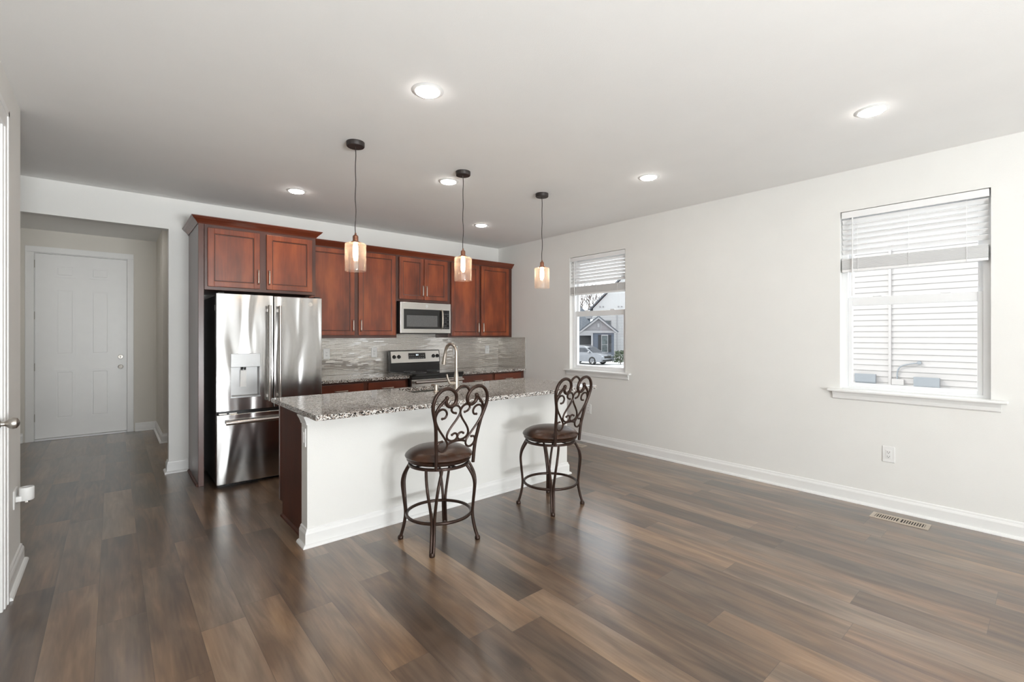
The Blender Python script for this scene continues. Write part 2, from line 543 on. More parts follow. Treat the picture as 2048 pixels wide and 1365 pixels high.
class MB:
    def __init__(self):
        self.bm = bmesh.new()

    def box(self, x0, y0, z0, x1, y1, z1, bev=0.0, seg=2):
        v = [self.bm.verts.new(p) for p in ((x0, y0, z0), (x1, y0, z0), (x1, y1, z0), (x0, y1, z0), (x0, y0, z1), (x1, y0, z1), (x1, y1, z1), (x0, y1, z1))]
        fs = [self.bm.faces.new([v[k] for k in q]) for q in ((3, 2, 1, 0), (4, 5, 6, 7), (0, 1, 5, 4), (1, 2, 6, 5), (2, 3, 7, 6), (3, 0, 4, 7))]
        if bev > 0:
            es = list({e for f in fs for e in f.edges})
            bmesh.ops.bevel(self.bm, geom=es, offset=bev, segments=seg, affect='EDGES', profile=0.5)
        return self

    def prism(self, poly, axis, a, b):
        """poly of 2d points extruded along axis from a to b; axis x: (y,z); y: (x,z); z: (x,y)"""
        def P(p, t):
            return {'x': (t, p[0], p[1]), 'y': (p[0], t, p[1]), 'z': (p[0], p[1], t)}[axis]
        A = [self.bm.verts.new(P(p, a)) for p in poly]
        B = [self.bm.verts.new(P(p, b)) for p in poly]
        n = len(poly)
        self.bm.faces.new(A)
        self.bm.faces.new(B[::-1])
        for k in range(n):
            self.bm.faces.new((A[k], B[k], B[(k + 1) % n], A[(k + 1) % n]))
        return self

    def lathe(self, prof, c=(0, 0, 0), axis='z', seg=32, cap=True):
        rings = []
        for r, h in prof:
            ring = []
            for k in range(seg):
                t = 2 * math.pi * k / seg
                a, b_ = r * math.cos(t), r * math.sin(t)
                p = {'z': (a, b_, h), 'x': (h, a, b_), 'y': (b_, h, a)}[axis]
                ring.append(self.bm.verts.new((c[0] + p[0], c[1] + p[1], c[2] + p[2])))
            rings.append(ring)
        for q in range(len(rings) - 1):
            for k in range(seg):
                self.bm.faces.new((rings[q][k], rings[q][(k + 1) % seg], rings[q + 1][(k + 1) % seg], rings[q + 1][k]))
        if cap:
            self.bm.faces.new(rings[0][::-1])
            self.bm.faces.new(rings[-1])
        return self

    def tube(self, pts, r, seg=8, closed=False, smooth=0, flat=1.0):
        pts = [Vector(p) for p in pts]
        if smooth:
            pts = catmull(pts, smooth, closed)
        n = len(pts)
        rs = r if isinstance(r, (list, tuple)) else [r] * n
        if len(rs) != n:
            rs = [rs[min(len(rs) - 1, int(k / max(1, n - 1) * (len(rs) - 1) + 0.5))] for k in range(n)]
        tang = []
        for k in range(n):
            if closed:
                d = pts[(k + 1) % n] - pts[k - 1]
            else:
                d = pts[min(k + 1, n - 1)] - pts[max(k - 1, 0)]
            tang.append(d.normalized())
        up = Vector((0, 0, 1))
        if abs(tang[0].dot(up)) > 0.9:
            up = Vector((0, 1, 0))
        nrm = (up - tang[0] * up.dot(tang[0])).normalized()
        rings = []
        for k in range(n):
            if k:
                q = tang[k - 1].rotation_difference(tang[k])
                nrm = q @ nrm
                nrm = (nrm - tang[k] * nrm.dot(tang[k])).normalized()
            bi = tang[k].cross(nrm)
            rings.append([self.bm.verts.new(pts[k] + nrm * rs[k] * math.cos(2 * math.pi * s / seg) + bi * rs[k] * flat * math.sin(2 * math.pi * s / seg)) for s in range(seg)])
        for k in range(n if closed else n - 1):
            a, b_ = rings[k], rings[(k + 1) % n]
            for s in range(seg):
                self.bm.faces.new((a[s], a[(s + 1) % seg], b_[(s + 1) % seg], b_[s]))
        if not closed:
            self.bm.faces.new(rings[0][::-1])
            self.bm.faces.new(rings[-1])
        return self

    def sphere(self, c, r, sc=(1, 1, 1), seg=20, rings=12):
        mat = Matrix.Translation(c) @ Matrix.Diagonal((sc[0], sc[1], sc[2], 1))
        bmesh.ops.create_uvsphere(self.bm, u_segments=seg, v_segments=rings, radius=r, matrix=mat)
        return self

    def sweep(self, path, prof):
        """path: xy polyline; prof: (out, z) with out to the right of travel; mitred"""
        P = [Vector((p[0], p[1])) for p in path]
        rows = []
        for k, p in enumerate(P):
            d0 = (P[k] - P[k - 1]).normalized() if k else None
            d1 = (P[k + 1] - P[k]).normalized() if k < len(P) - 1 else None
            d0 = d0 or d1
            d1 = d1 or d0
            n0, n1 = Vector((d0.y, -d0.x)), Vector((d1.y, -d1.x))
            mt = (n0 + n1)
            mt = mt / max(1e-6, mt.dot(n0))
            rows.append([self.bm.verts.new((p.x + mt.x * o, p.y + mt.y * o, z)) for o, z in prof])
        m = len(prof)
        for a, b_ in zip(rows, rows[1:]):
            for s in range(m):
                self.bm.faces.new((a[s], b_[s], b_[(s + 1) % m], a[(s + 1) % m]))
        self.bm.faces.new(rows[0])
        self.bm.faces.new(rows[-1][::-1])
        return self

    def quadpanel(self, poly, thick):
        """flat polygon given in 3d, thickened along its normal"""
        v = [Vector(p) for p in poly]
        nrm = (v[1] - v[0]).cross(v[2] - v[1]).normalized()
        A = [self.bm.verts.new(p) for p in v]
        B = [self.bm.verts.new(p - nrm * thick) for p in v]
        n = len(v)
        self.bm.faces.new(A)
        self.bm.faces.new(B[::-1])
        for k in range(n):
            self.bm.faces.new((A[k], B[k], B[(k + 1) % n], A[(k + 1) % n]))
        return self

    def build(self, name, mat, parent=None, smooth=False, local=False):
        bmesh.ops.recalc_face_normals(self.bm, faces=self.bm.faces[:])
        if parent is not None and not local:
            loc = Vector((0, 0, 0))
            q = parent
            while q is not None:
                loc += q.location
                q = q.parent
            bmesh.ops.translate(self.bm, vec=-loc, verts=self.bm.verts[:])
        me = bpy.data.meshes.new(name)
        self.bm.to_mesh(me)
        self.bm.free()
        if smooth:
            for p in me.polygons:
                p.use_smooth = True
            try:
                me.set_sharp_from_angle(angle=math.radians(40))
            except Exception:
                pass
        me.materials.append(M[mat] if isinstance(mat, str) else mat)
        o = bpy.data.objects.new(name, me)
        COL.objects.link(o)
        if parent is not None:
            o.parent = parent
        return o


def catmull(pts, n, closed=False):
    out = []
    m = len(pts)
    rng = range(m) if closed else range(m - 1)
    for k in rng:
        if closed:
            p0, p1, p2, p3 = pts[k - 1], pts[k], pts[(k + 1) % m], pts[(k + 2) % m]
        else:
            p0, p1, p2, p3 = pts[max(k - 1, 0)], pts[k], pts[k + 1], pts[min(k + 2, m - 1)]
        for s in range(n):
            t = s / n
            out.append(0.5 * ((2 * p1) + (p2 - p0) * t + (2 * p0 - 5 * p1 + 4 * p2 - p3) * t * t + (3 * p1 - p0 - 3 * p2 + p3) * t ** 3))
    if not closed:
        out.append(pts[-1])
    return out


def merge_into(o, mb, mat):
    # add raised print to a part's own mesh, with a second material
    bmesh.ops.recalc_face_normals(mb.bm, faces=mb.bm.faces[:])
    loc = Vector((0, 0, 0))
    q = o.parent
    while q is not None:
        loc += q.location
        q = q.parent
    bmesh.ops.translate(mb.bm, vec=-loc, verts=mb.bm.verts[:])
    o.data.materials.append(M[mat])
    k = len(o.data.materials) - 1
    for f in mb.bm.faces:
        f.material_index = k
    mb.bm.from_mesh(o.data)
    mb.bm.to_mesh(o.data)
    mb.bm.free()
    return o


def tag(o, label, cat, group=None, kind=None):
    o['label'] = label
    o['category'] = cat
    if group:
        o['group'] = group
    if kind:
        o['kind'] = kind
    return o


def thing(name, label, cat, loc=(0, 0, 0), rz=0.0, group=None):
    o = bpy.data.objects.new(name, None)
    COL.objects.link(o)
    o.empty_display_size = 0.1
    o.location = loc
    o.rotation_euler = (0, 0, rz)
    return tag(o, label, cat, group)


def struct(o, label=None, cat=None):
    o['kind'] = 'structure'
    if label:
        o['label'] = label
    if cat:
        o['category'] = cat
    return o


def dup(root, loc, rz=None, label=None):
    r = root.copy()
    COL.objects.link(r)
    r.location = loc
    if rz is not None:
        r.rotation_euler = (0, 0, rz)
    if label:
        r['label'] = label
    for ch in list(root.children):
        c = ch.copy()
        COL.objects.link(c)
        c.parent = r
        for g in list(ch.children):
            d = g.copy()
            COL.objects.link(d)
            d.parent = c
    return r


# ------------------------------------------------------------------ room shell
H = 2.743
XW = 4.645      # right wall face
YB = 5.76       # back wall face
XL = -0.424     # left wall face
YLC = 4.08      # corner where the left wall ends
YD = 8.58       # front door wall face
HH = 2.435      # hall opening height

struct(MB().box(-2.2, -3.7, -0.12, 4.80, 8.75, 0.0).build('floor', 'floor'), 'dark brown wood plank floor', 'floor')
struct(MB().box(-2.2, -3.7, H, 4.80, 8.75, H + 0.25).build('ceiling', 'ceiling'), 'flat white ceiling', 'ceiling')

# right wall with two window openings
WA = (3.353, 4.243)
WB = (0.303, 1.190)
WZ0, WZ1 = 0.925, 2.407
WT = 0.155
m = MB()
ys = [-3.7, WB[0], WB[1], WA[0], WA[1], 8.75]
for a, b in ((0, 1), (2, 3), (4, 5)):
    m.box(XW, ys[a], 0, XW + WT, ys[b], H)
for a, b in ((1, 2), (3, 4)):
    m.box(XW, ys[a], 0, XW + WT, ys[b], WZ0)
    m.box(XW, ys[a], WZ1, XW + WT, ys[b], H)
bmesh.ops.remove_doubles(m.bm, verts=m.bm.verts[:], dist=0.0005)
struct(m.build('wall_right', 'wall'), 'white right wall with two windows', 'wall')

# back wall with hall opening
m = MB()
m.box(0.425, YB, 0, XW, YB + 0.12, H)
m.box(-1.25, YB, HH, 0.425, YB + 0.12, H)
m.box(-2.2, YB, 0, -1.25, YB + 0.12, H)
struct(m.build('wall_back', 'wall'), 'white back wall behind the kitchen with hall opening', 'wall')
# hall walls
m = MB()
DX0, DX1, DZ = -0.765, 0.155, 2.44
m.box(-1.37, YD, 0, DX0 - 0.02, YD + 0.12, H)
m.box(DX1 + 0.02, YD, 0, 2.0, YD + 0.12, H)
m.box(DX0 - 0.02, YD, DZ + 0.02, DX1 + 0.02, YD + 0.12, H)
struct(m.build('wall_hall_end', 'hall'), 'beige wall around the white entry door', 'wall')
struct(MB().box(0.487, 7.42, 0, 0.60, YD, H).build('wall_hall_right', 'hall'), 'short hall wall beside the entry door', 'wall')
struct(MB().box(0.60, 7.42, 0, 2.0, 7.54, H).build('wall_hall_return', 'hall'), 'hall wall turning right', 'wall')
struct(MB().box(2.0, YB + 0.12, 0, 2.1, 7.42, H).build('wall_hall_far', 'hall'))
struct(MB().box(-1.37, YB + 0.12, 0, -1.25, YD, H).build('wall_hall_left', 'hall'))
# left wall with door opening
m = MB()
LD0, LD1, LDZ = 2.50, 3.41, 2.425
m.box(XL - 0.12, -3.7, 0, XL, LD0, H)
m.box(XL - 0.12, LD1, 0, XL, YLC, H)
m.box(XL - 0.12, LD0, LDZ, XL, LD1, H)
struct(m.build('wall_left', 'wall'), 'white left wall in the foreground', 'wall')
struct(MB().box(-2.2, YLC - 0.12, 0, XL - 0.12, YLC, H).build('wall_alcove', 'wall'))
struct(MB().box(-2.2, YLC, 0, -2.08, YB, H).build('wall_alcove_end', 'wall'))
struct(MB().box(XL - 0.9, 2.3, 0, XL - 0.8, 3.6, H).build('wall_closet', 'wall'))
# unseen rear wall; its glazed door and window are placed for their light
m = MB()
m.box(XL, -3.7, 0, -0.3, -3.58, H)
m.box(-0.3, -3.7, 2.3, 1.7, -3.58, H)
m.box(1.7, -3.7, 0, 2.4, -3.58, H)
m.box(2.4, -3.7, 0, 2.95, -3.58, 0.8)
m.box(2.4, -3.7, 2.3, 2.95, -3.58, H)
m.box(2.95, -3.7, 0, XW, -3.58, H)
struct(m.build('wall_rear', 'wall'))
m = MB()
for x in (-0.3, 0.66, 1.63):
    m.box(x, -3.68, 0.0, x + 0.07, -3.61, 2.3)
m.box(-0.23, -3.68, 2.23, 1.63, -3.61, 2.3)
m.box(-0.23, -3.68, 0.0, 1.63, -3.61, 0.06)
rd = struct(m.build('added_rear_door', 'vinyl'))  # unseen glazed door, added as the opening for the rear fill lamp
MB().box(-0.23, -3.65, 0.06, 1.63, -3.645, 2.23).build('pane', 'pane', rd)
m = MB()
for x in (2.4, 2.89):
    m.box(x, -3.68, 0.8, x + 0.06, -3.61, 2.3)
m.box(2.46, -3.68, 0.8, 2.89, -3.61, 0.86)
m.box(2.46, -3.68, 2.24, 2.89, -3.61, 2.3)
m.box(2.46, -3.68, 1.53, 2.89, -3.61, 1.59)
rw = struct(m.build('window_3', 'vinyl'))  # unseen window, added as a bright band for the fridge to reflect
MB().box(2.46, -3.65, 0.86, 2.89, -3.645, 2.24).build('pane', 'pane', rw)

# baseboards: profile (out, z)
BP = [(0.0, 0.0), (0.034, 0.0), (0.034, 0.006), (0.030, 0.014), (0.022, 0.020), (0.016, 0.022), (0.016, 0.085), (0.012, 0.096), (0.009, 0.100), (0.007, 0.112), (0.0, 0.118)]


def baseboard(name, path, mat='trim', label=None):
    return struct(MB().sweep(path, BP).build(name, mat), label, 'baseboard' if label else None)


baseboard('baseboard_right', [(XW, 5.1), (XW, -3.55)], label='long white baseboard along the right wall')
baseboard('baseboard_back', [(0.432, YB + 0.12), (0.425, YB + 0.12), (0.425, YB), (0.583, YB)], label='white baseboard wrapping the wall end beside the fridge')
baseboard('baseboard_left', [(XL, 3.515), (XL, YLC), (XL - 0.5, YLC)], label='white baseboard at the left foreground wall corner')
baseboard('baseboard_hall', [(0.245, YD), (0.487, YD), (0.487, 7.42), (0.9, 7.42)], label='white baseboard turning the hall corner')
baseboard('baseboard_hall_left', [(-1.25, YD), (-0.87, YD)], label='white baseboard left of the entry door')


# ------------------------------------------------------------------ doors
def casing(path_boxes, name, label):
    m = MB()
    for b in path_boxes:
        m.box(*b, bev=0.004)
    return struct(m.build(name, 'trim'), label, 'door trim')


d = MB()
fd = struct(MB().box(DX0, YD + 0.03, 0.025, DX1, YD + 0.075, DZ, bev=0.002).build('door_1', 'trim'), 'white six panel entry door at the end of the hall', 'door')


def door_panel(parent, x0, x1, z0, z1, y):
    m = MB()
    for k, (o, dep) in enumerate(((0.0, 0.0),)):
        pass
    # raised moulding ring with a chamfered field inside
    t = 0.024
    m.prism([(x0, z0), (x1, z0), (x1 - t, z0 + t), (x0 + t, z0 + t)], 'y', y - 0.011, y + 0.004)
    m.prism([(x0, z1), (x0 + t, z1 - t), (x1 - t, z1 - t), (x1, z1)], 'y', y - 0.011, y + 0.004)
    m.prism([(x0, z0), (x0 + t, z0 + t), (x0 + t, z1 - t), (x0, z1)], 'y', y - 0.011, y + 0.004)
    m.prism([(x1, z0), (x1, z1), (x1 - t, z1 - t), (x1 - t, z0 + t)], 'y', y - 0.011, y + 0.004)
    m.box(x0 + 0.035, y - 0.008, z0 + 0.035, x1 - 0.035, y + 0.004, z1 - 0.035, bev=0.004)
    return m.build('raised_panel', 'trim', parent)


for x0, x1 in ((-0.585, -0.375), (-0.237, -0.020)):
    for z0, z1 in ((2.14, 2.305), (1.10, 1.995), (0.255, 0.915)):
        door_panel(fd, x0, x1, z0, z1, YD + 0.03)


def knob_y(parent, x, y, z, name, r=0.03):
    return MB().lathe([(0.0, 0.0), (r, 0.0), (r, -0.008), (0.012, -0.012), (0.011, -0.03), (0.022, -0.036), (0.028, -0.048), (0.024, -0.062), (0.0, -0.066)], (x, y, z), 'y', 24, cap=False).build(name, 'nickel', parent, True)


knob_y(fd, 0.087, YD + 0.03, 0.93, 'door_knob')
MB().lathe([(0.0, 0.0), (0.03, 0.0), (0.03, -0.012), (0.026, -0.018), (0.0, -0.02)], (0.087, YD + 0.03, 1.07), 'y', 24, cap=False).box(0.081, YD - 0.006, 1.055, 0.093, YD + 0.012, 1.085, bev=0.002).build('deadbolt', 'nickel', fd, True)
for z in (2.30, 1.63, 0.96, 0.30):
    MB().lathe([(0.009, -0.05), (0.009, 0.05)], (DX0 - 0.006, YD + 0.015, z), 'z', 12).build('hinge', 'nickel', fd, True)
MB().box(DX0, YD - 0.015, 0.0, DX1, YD + 0.11, 0.022, bev=0.004).build('threshold', 'vinyl', fd)
MB().box(DX0 - 0.3, YD + 0.13, 0, DX1 + 0.3, YD + 0.15, DZ + 0.2).build('weather_backing', 'darkgrey', fd)
casing([(DX0 - 0.085, YD - 0.018, 0, DX0 - 0.004, YD + 0.01, DZ + 0.01), (DX1 + 0.004, YD - 0.018, 0, DX1 + 0.075, YD + 0.01, DZ + 0.01), (DX0 - 0.085, YD - 0.018, DZ + 0.01, DX1 + 0.075, YD + 0.01, DZ + 0.085)], 'trim_1', 'white casing around the entry door')
m = MB()
m.box(DX0 - 0.02, YD + 0.01, 0, DX0 - 0.001, YD + 0.12, DZ + 0.02)
m.box(DX1 + 0.001, YD + 0.01, 0, DX1 + 0.02, YD + 0.12, DZ + 0.02)
m.box(DX0 - 0.001, YD + 0.01, DZ + 0.002, DX1 + 0.001, YD + 0.12, DZ + 0.02)
struct(m.build('trim_2', 'trim'))

# left foreground door
ld = struct(MB().box(XL - 0.045, LD0 + 0.02, 0.01, XL - 0.002, LD1 - 0.02, LDZ - 0.02, bev=0.002).build('door_2', 'trim'), 'white door in the left foreground wall with a nickel knob', 'door')
MB().lathe([(0.0, 0.0), (0.032, 0.0), (0.032, 0.006), (0.022, 0.012), (0.012, 0.016), (0.011, 0.028), (0.017, 0.036), (0.026, 0.046), (0.029, 0.057), (0.025, 0.070), (0.012, 0.078), (0.0, 0.080)], (XL - 0.002, 3.325, 0.945), 'x', 28, cap=False).build('door_knob', 'nickel', ld, True)
m = MB()
prof = [(-0.02, 0), (-0.02, 0.008), (-0.004, 0.014), (0.006, 0.018), (0.05, 0.018), (0.07, 0.02), (0.085, 0.012), (0.085, 0.0)]
# legs with a stepped profile (y across, x out), and the head
m.prism([(LD1 + a, XL + b) for a, b in prof][::-1], 'z', 0.0, 2.42) if False else None
for a0, a1, t in ((LD1 - 0.012, LD1 + 0.022, 0.011), (LD1 + 0.02, LD1 + 0.07, 0.017), (LD1 + 0.066, LD1 + 0.1, 0.022)):
    m.box(XL, a0, 0.0, XL + t, a1, LDZ + (0.1 if a0 > LD1 + 0.05 else 0.0), bev=0.003)
m.box(XL, LD0 - 0.1, LDZ, XL + 0.017, LD1 + 0.068, LDZ + 0.07, bev=0.003)
m.box(XL, LD0 - 0.1, LDZ + 0.066, XL + 0.022, LD1 + 0.1, LDZ + 0.1, bev=0.003)
m.box(XL, LD0 - 0.1, 0, XL + 0.02, LD0 - 0.002, LDZ, bev=0.003)
m.box(XL - 0.12, LD1 - 0.015, 0, XL, LD1, LDZ, bev=0.001)
m.box(XL - 0.12, LD0, 0, XL, LD0 + 0.015, LDZ, bev=0.001)
m.box(XL - 0.12, LD0, LDZ - 0.015, XL, LD1, LDZ, bev=0.001)
struct(m.build('trim_3', 'trim'), 'white casing around the left foreground door', 'door trim')

# ------------------------------------------------------------------ windows


def window(n, y0, y1, label):
    xf = XW + 0.085
    m = MB()
    fw = 0.042
    m.box(xf - 0.03, y0, WZ0, xf + 0.06, y0 + fw, WZ1)
    m.box(xf - 0.03, y1 - fw, WZ0, xf + 0.06, y1, WZ1)
    m.box(xf - 0.03, y0 + fw, WZ1 - fw, xf + 0.06, y1 - fw, WZ1)
    m.box(xf - 0.03, y0 + fw, WZ0, xf + 0.06, y1 - fw, WZ0 + 0.022)
    w = struct(m.build('window_%d' % n, 'vinyl'), label, 'window')

    def sash(x, z0, z1, name, bot, top):
        a, b = y0 + fw, y1 - fw
        s = 0.03
        q = MB()
        q.box(x - 0.014, a, z0, x + 0.014, a + s, z1, bev=0.003)
        q.box(x - 0.014, b - s, z0, x + 0.014, b, z1, bev=0.003)
        q.box(x - 0.014, a + s, z0, x + 0.014, b - s, z0 + bot, bev=0.003)
        q.box(x - 0.014, a + s, z1 - top, x + 0.014, b - s, z1, bev=0.003)
        so = q.build(name, 'vinyl', w)
        MB().box(x - 0.003, a + s, z0 + bot, x + 0.003, b - s, z1 - top).build('pane', 'pane', so)
        return so
    lo = sash(xf - 0.006, WZ0 + 0.02, 1.69, 'lower_sash', 0.032, 0.068)
    sash(xf + 0.03, 1.64, WZ1 - fw, 'upper_sash', 0.04, 0.03)
    for yy in (y0 + 0.24, y1 - 0.24):
        MB().box(xf - 0.02, yy - 0.03, 1.69, xf + 0.008, yy + 0.03, 1.702, bev=0.003).build('sash_lock', 'vinyl', w)
    # stool and apron
    st = MB().box(XW - 0.048, y0 - 0.085, WZ0 - 0.021, XW + 0.06, y1 + 0.085, WZ0 - 0.001, bev=0.006)
    st.build('window_sill', 'trim', w)
    pr = [(XW, WZ0 - 0.022), (XW - 0.026, WZ0 - 0.022), (XW - 0.022, WZ0 - 0.034), (XW - 0.016, WZ0 - 0.05), (XW - 0.014, WZ0 - 0.075), (XW, WZ0 - 0.085)]
    MB().prism(pr, 'y', y0 - 0.05, y1 + 0.05).build('apron', 'trim', w)
    return w


window(1, *WB, 'large white double hung window at right overlooking pale siding')
window(2, *WA, 'narrow white double hung window beside the kitchen overlooking a car')


def blind(y0, y1, label):
    r = thing('window_blind', label, 'blind', (XW + 0.035, (y0 + y1) / 2, WZ1), group='white slatted window blinds')
    a, b = y0 + 0.012, y1 - 0.012
    xc = XW + 0.03
    MB().box(XW + 0.004, a - 0.004, WZ1 - 0.058, XW + 0.018, b + 0.004, WZ1 - 0.004, bev=0.004).box(XW + 0.018, a, WZ1 - 0.045, XW + 0.05, b, WZ1 - 0.004).build('valance', 'slat', r)
    m = MB()
    z = WZ1 - 0.085
    tl = math.radians(-40)
    k = 0
    while z > 2.03:
        dx, dz = 0.024 * math.cos(tl), 0.024 * math.sin(tl)
        nx, nz = -math.sin(tl) * 0.0014, math.cos(tl) * 0.0014
        m.prism([(xc - dx - nx, z - dz + 0 - nz), (xc + dx - nx, z + dz - nz), (xc + dx + nx, z + dz + nz), (xc - dx + nx, z - dz + nz)], 'y', a, b)
        z -= 0.0425
    m.build('tilted_slats', 'slat', r)
    m = MB()
    z = 1.925
    while z < 2.012:
        m.box(xc - 0.024, a, z, xc + 0.024, b, z + 0.0036)
        z += 0.0056
    m.build('stacked_slats', 'slat', r)
    MB().box(xc - 0.025, a, 1.902, xc + 0.025, b, 1.923, bev=0.003).build('bottom_rail', 'slat', r)
    for yy in (a + 0.11, (a + b) / 2, b - 0.11):
        MB().tube([(xc - 0.027, yy, WZ1 - 0.05), (xc - 0.027, yy, 1.905)], 0.0012, 6).build('ladder_cord', 'slat', r)
    MB().tube([(xc - 0.035, b - 0.075, WZ1 - 0.06), (xc - 0.037, b - 0.075, 1.70)], 0.004, 8).build('tilt_wand', 'plastic', r)
    return r


blind(*WB, 'white slatted blind half raised in the large right window')
blind(*WA, 'white slatted blind half raised in the narrow window by the kitchen')


# ------------------------------------------------------------------ outlets and plates
def outlet(label, face, a, z, w=0.078, h=0.125, group=None, name='power_outlet', rocker=False, d=0.007):
    """face: ('y', Y) on a wall seen from -Y, ('x', X) on a wall seen from -X; a = coordinate along the wall"""
    ax, f = face
    loc = (a, f, z) if ax == 'y' else (f, a, z)
    r = thing(name, label, 'outlet' if name == 'power_outlet' else 'switch', loc, group=group)

    def bx(m, u0, z0, u1, z1, d0, d1, bev=0.0):
        if ax == 'y':
            m.box(a + u0, f - d1, z + z0, a + u1, f - d0, z + z1, bev=bev)
        else:
            m.box(f - d1, a + u0, z + z0, f - d0, a + u1, z + z1, bev=bev)
        return m
    bx(MB(), -w / 2, -h / 2, w / 2, h / 2, 0, d, 0.003).build('cover_plate', 'plastic', r)
    fc = bx(MB(), -0.017, -0.034, 0.017, 0.034, d - 0.001, d + 0.003, 0.001).build('rocker' if rocker else 'receptacle', 'plastic', r)
    if not rocker:
        m = MB()
        for zz in (0.017, -0.017):
            bx(m, -0.008, zz - 0.003, -0.0055, zz + 0.006, d + 0.002, d + 0.0036)
            bx(m, 0.0055, zz - 0.003, 0.008, zz + 0.006, d + 0.002, d + 0.0036)
            bx(m, -0.0025, zz - 0.011, 0.0025, zz - 0.006, d + 0.002, d + 0.0036)
        m.build('slots', 'slot', fc)
    return r


TF = YB - 0.008
outlet('white outlet on the tile backsplash right beside the fridge', ('y', TF), 1.967, 1.148, group='white wall outlets')
outlet('white outlet on the tile backsplash just left of the range', ('y', TF), 2.572, 1.151, group='white wall outlets')
outlet('white outlet on the tile backsplash behind the faucet neck', ('y', TF), 3.825, 1.152, group='white wall outlets')
outlet('white outlet on the tile backsplash nearest the far right corner', ('y', TF), 4.41, 1.152, group='white wall outlets')
outlet('white outlet low on the right wall under the narrow window', ('x', XW), 3.913, 0.430, group='white wall outlets')
outlet('white outlet low on the right wall above the floor vent', ('x', XW), 0.866, 0.438, group='white wall outlets')


# ------------------------------------------------------------------ floor vents
def floor_vent(x0, x1, y0, y1, label):
    r = thing('floor_vent', label, 'vent', ((x0 + x1) / 2, (y0 + y1) / 2, 0), group='tan metal floor registers')
    m = MB()
    t = 0.004
    m.box(x0, y0, 0, x0 + 0.026, y1, t)
    m.box(x1 - 0.026, y0, 0, x1, y1, t)
    m.box(x0 + 0.026, y0, 0, x1 - 0.026, y0 + 0.024, t)
    m.box(x0 + 0.026, y1 - 0.024, 0, x1 - 0.026, y1, t)
    ym = (y0 + y1) / 2
    m.box(x0 + 0.026, ym - 0.008, 0, x1 - 0.026, ym + 0.008, t)
    b = m
    yy = y0 + 0.024
    n = 20
    for k in range(n):
        c = y0 + 0.024 + (y1 - y0 - 0.048) * (k + 0.5) / n
        if abs(c - ym) > 0.012:
            b.box(x0 + 0.026, c - 0.0036, 0.0008, x1 - 0.026, c + 0.0036, t * 0.6)
    b.build('grille', 'vent', r)
    MB().box(x0 + 0.025, y0 + 0.023, 0.0002, x1 - 0.025, y1 - 0.023, 0.0008).build('duct_shade_sheet', 'ventshade', r)  # flat dark sheet paints the shade down the duct
    return r


floor_vent(4.362, 4.50, 0.594, 0.931, 'tan slotted floor vent at right under the large window')
floor_vent(4.355, 4.475, 3.785, 4.12, 'tan floor vent behind the farther stool leg near the wall')


# ------------------------------------------------------------------ ceiling lights
def can_light(x, y):
    r = thing('recessed_light', 'x', 'ceiling light', (0, 0, 0), group='round recessed ceiling lights')
    MB().lathe([(0.072, -0.006), (0.088, -0.001), (0.090, 0.0), (0.060, 0.0), (0.060, -0.004), (0.066, -0.007), (0.072, -0.006)], (0, 0, 0), 'z', 40, cap=False).build('trim_ring', 'trim', r, True, local=True)
    MB().lathe([(0.066, -0.001), (0.066, -0.0075), (0.060, -0.012), (0.045, -0.0155), (0.025, -0.017), (0.0005, -0.0175)], (0, 0, 0), 'z', 40).build('lens', 'lens', r, True, local=True)
    return r


cans = [(1.339, 2.292, 'largest round recessed light, nearest the camera above the island'),
        (3.513, 0.738, 'round recessed light at far right of the ceiling near the large window'),
        (3.521, 2.301, 'round recessed light right of the pendants near the right wall'),
        (2.268, 3.52, 'round recessed light just left of the middle pendant canopy'),
        (1.324, 4.687, 'round recessed light left of the pendants in front of the fridge cabinet'),
        (3.48, 4.655, 'smallest round recessed light in front of the right wall cabinet'),
        (1.34, 0.7, 'added unseen recessed light behind the camera on the left'),  # from here on: unseen lights added to brighten the room
        (1.34, -1.0, 'added unseen recessed light by the glazed doors on the left'),
        (3.51, -1.0, 'added unseen recessed light by the glazed doors on the right'),
                (-0.75, 7.1, 'added unseen recessed light in the entry hall ceiling on the left'),  # hall lights added out of view to brighten the entry door
        (0.1, 7.1, 'added unseen recessed light in the entry hall ceiling on the right'),
        (-0.35, 6.2, 'added unseen recessed light in the hall just behind the opening')]
c0 = can_light(0, 0)
for k, (x, y, lab) in enumerate(cans):
    if k == 0:
        c0.location = (x, y, H)
        c0['label'] = lab
    else:
        dup(c0, (x, y, H), label=lab)


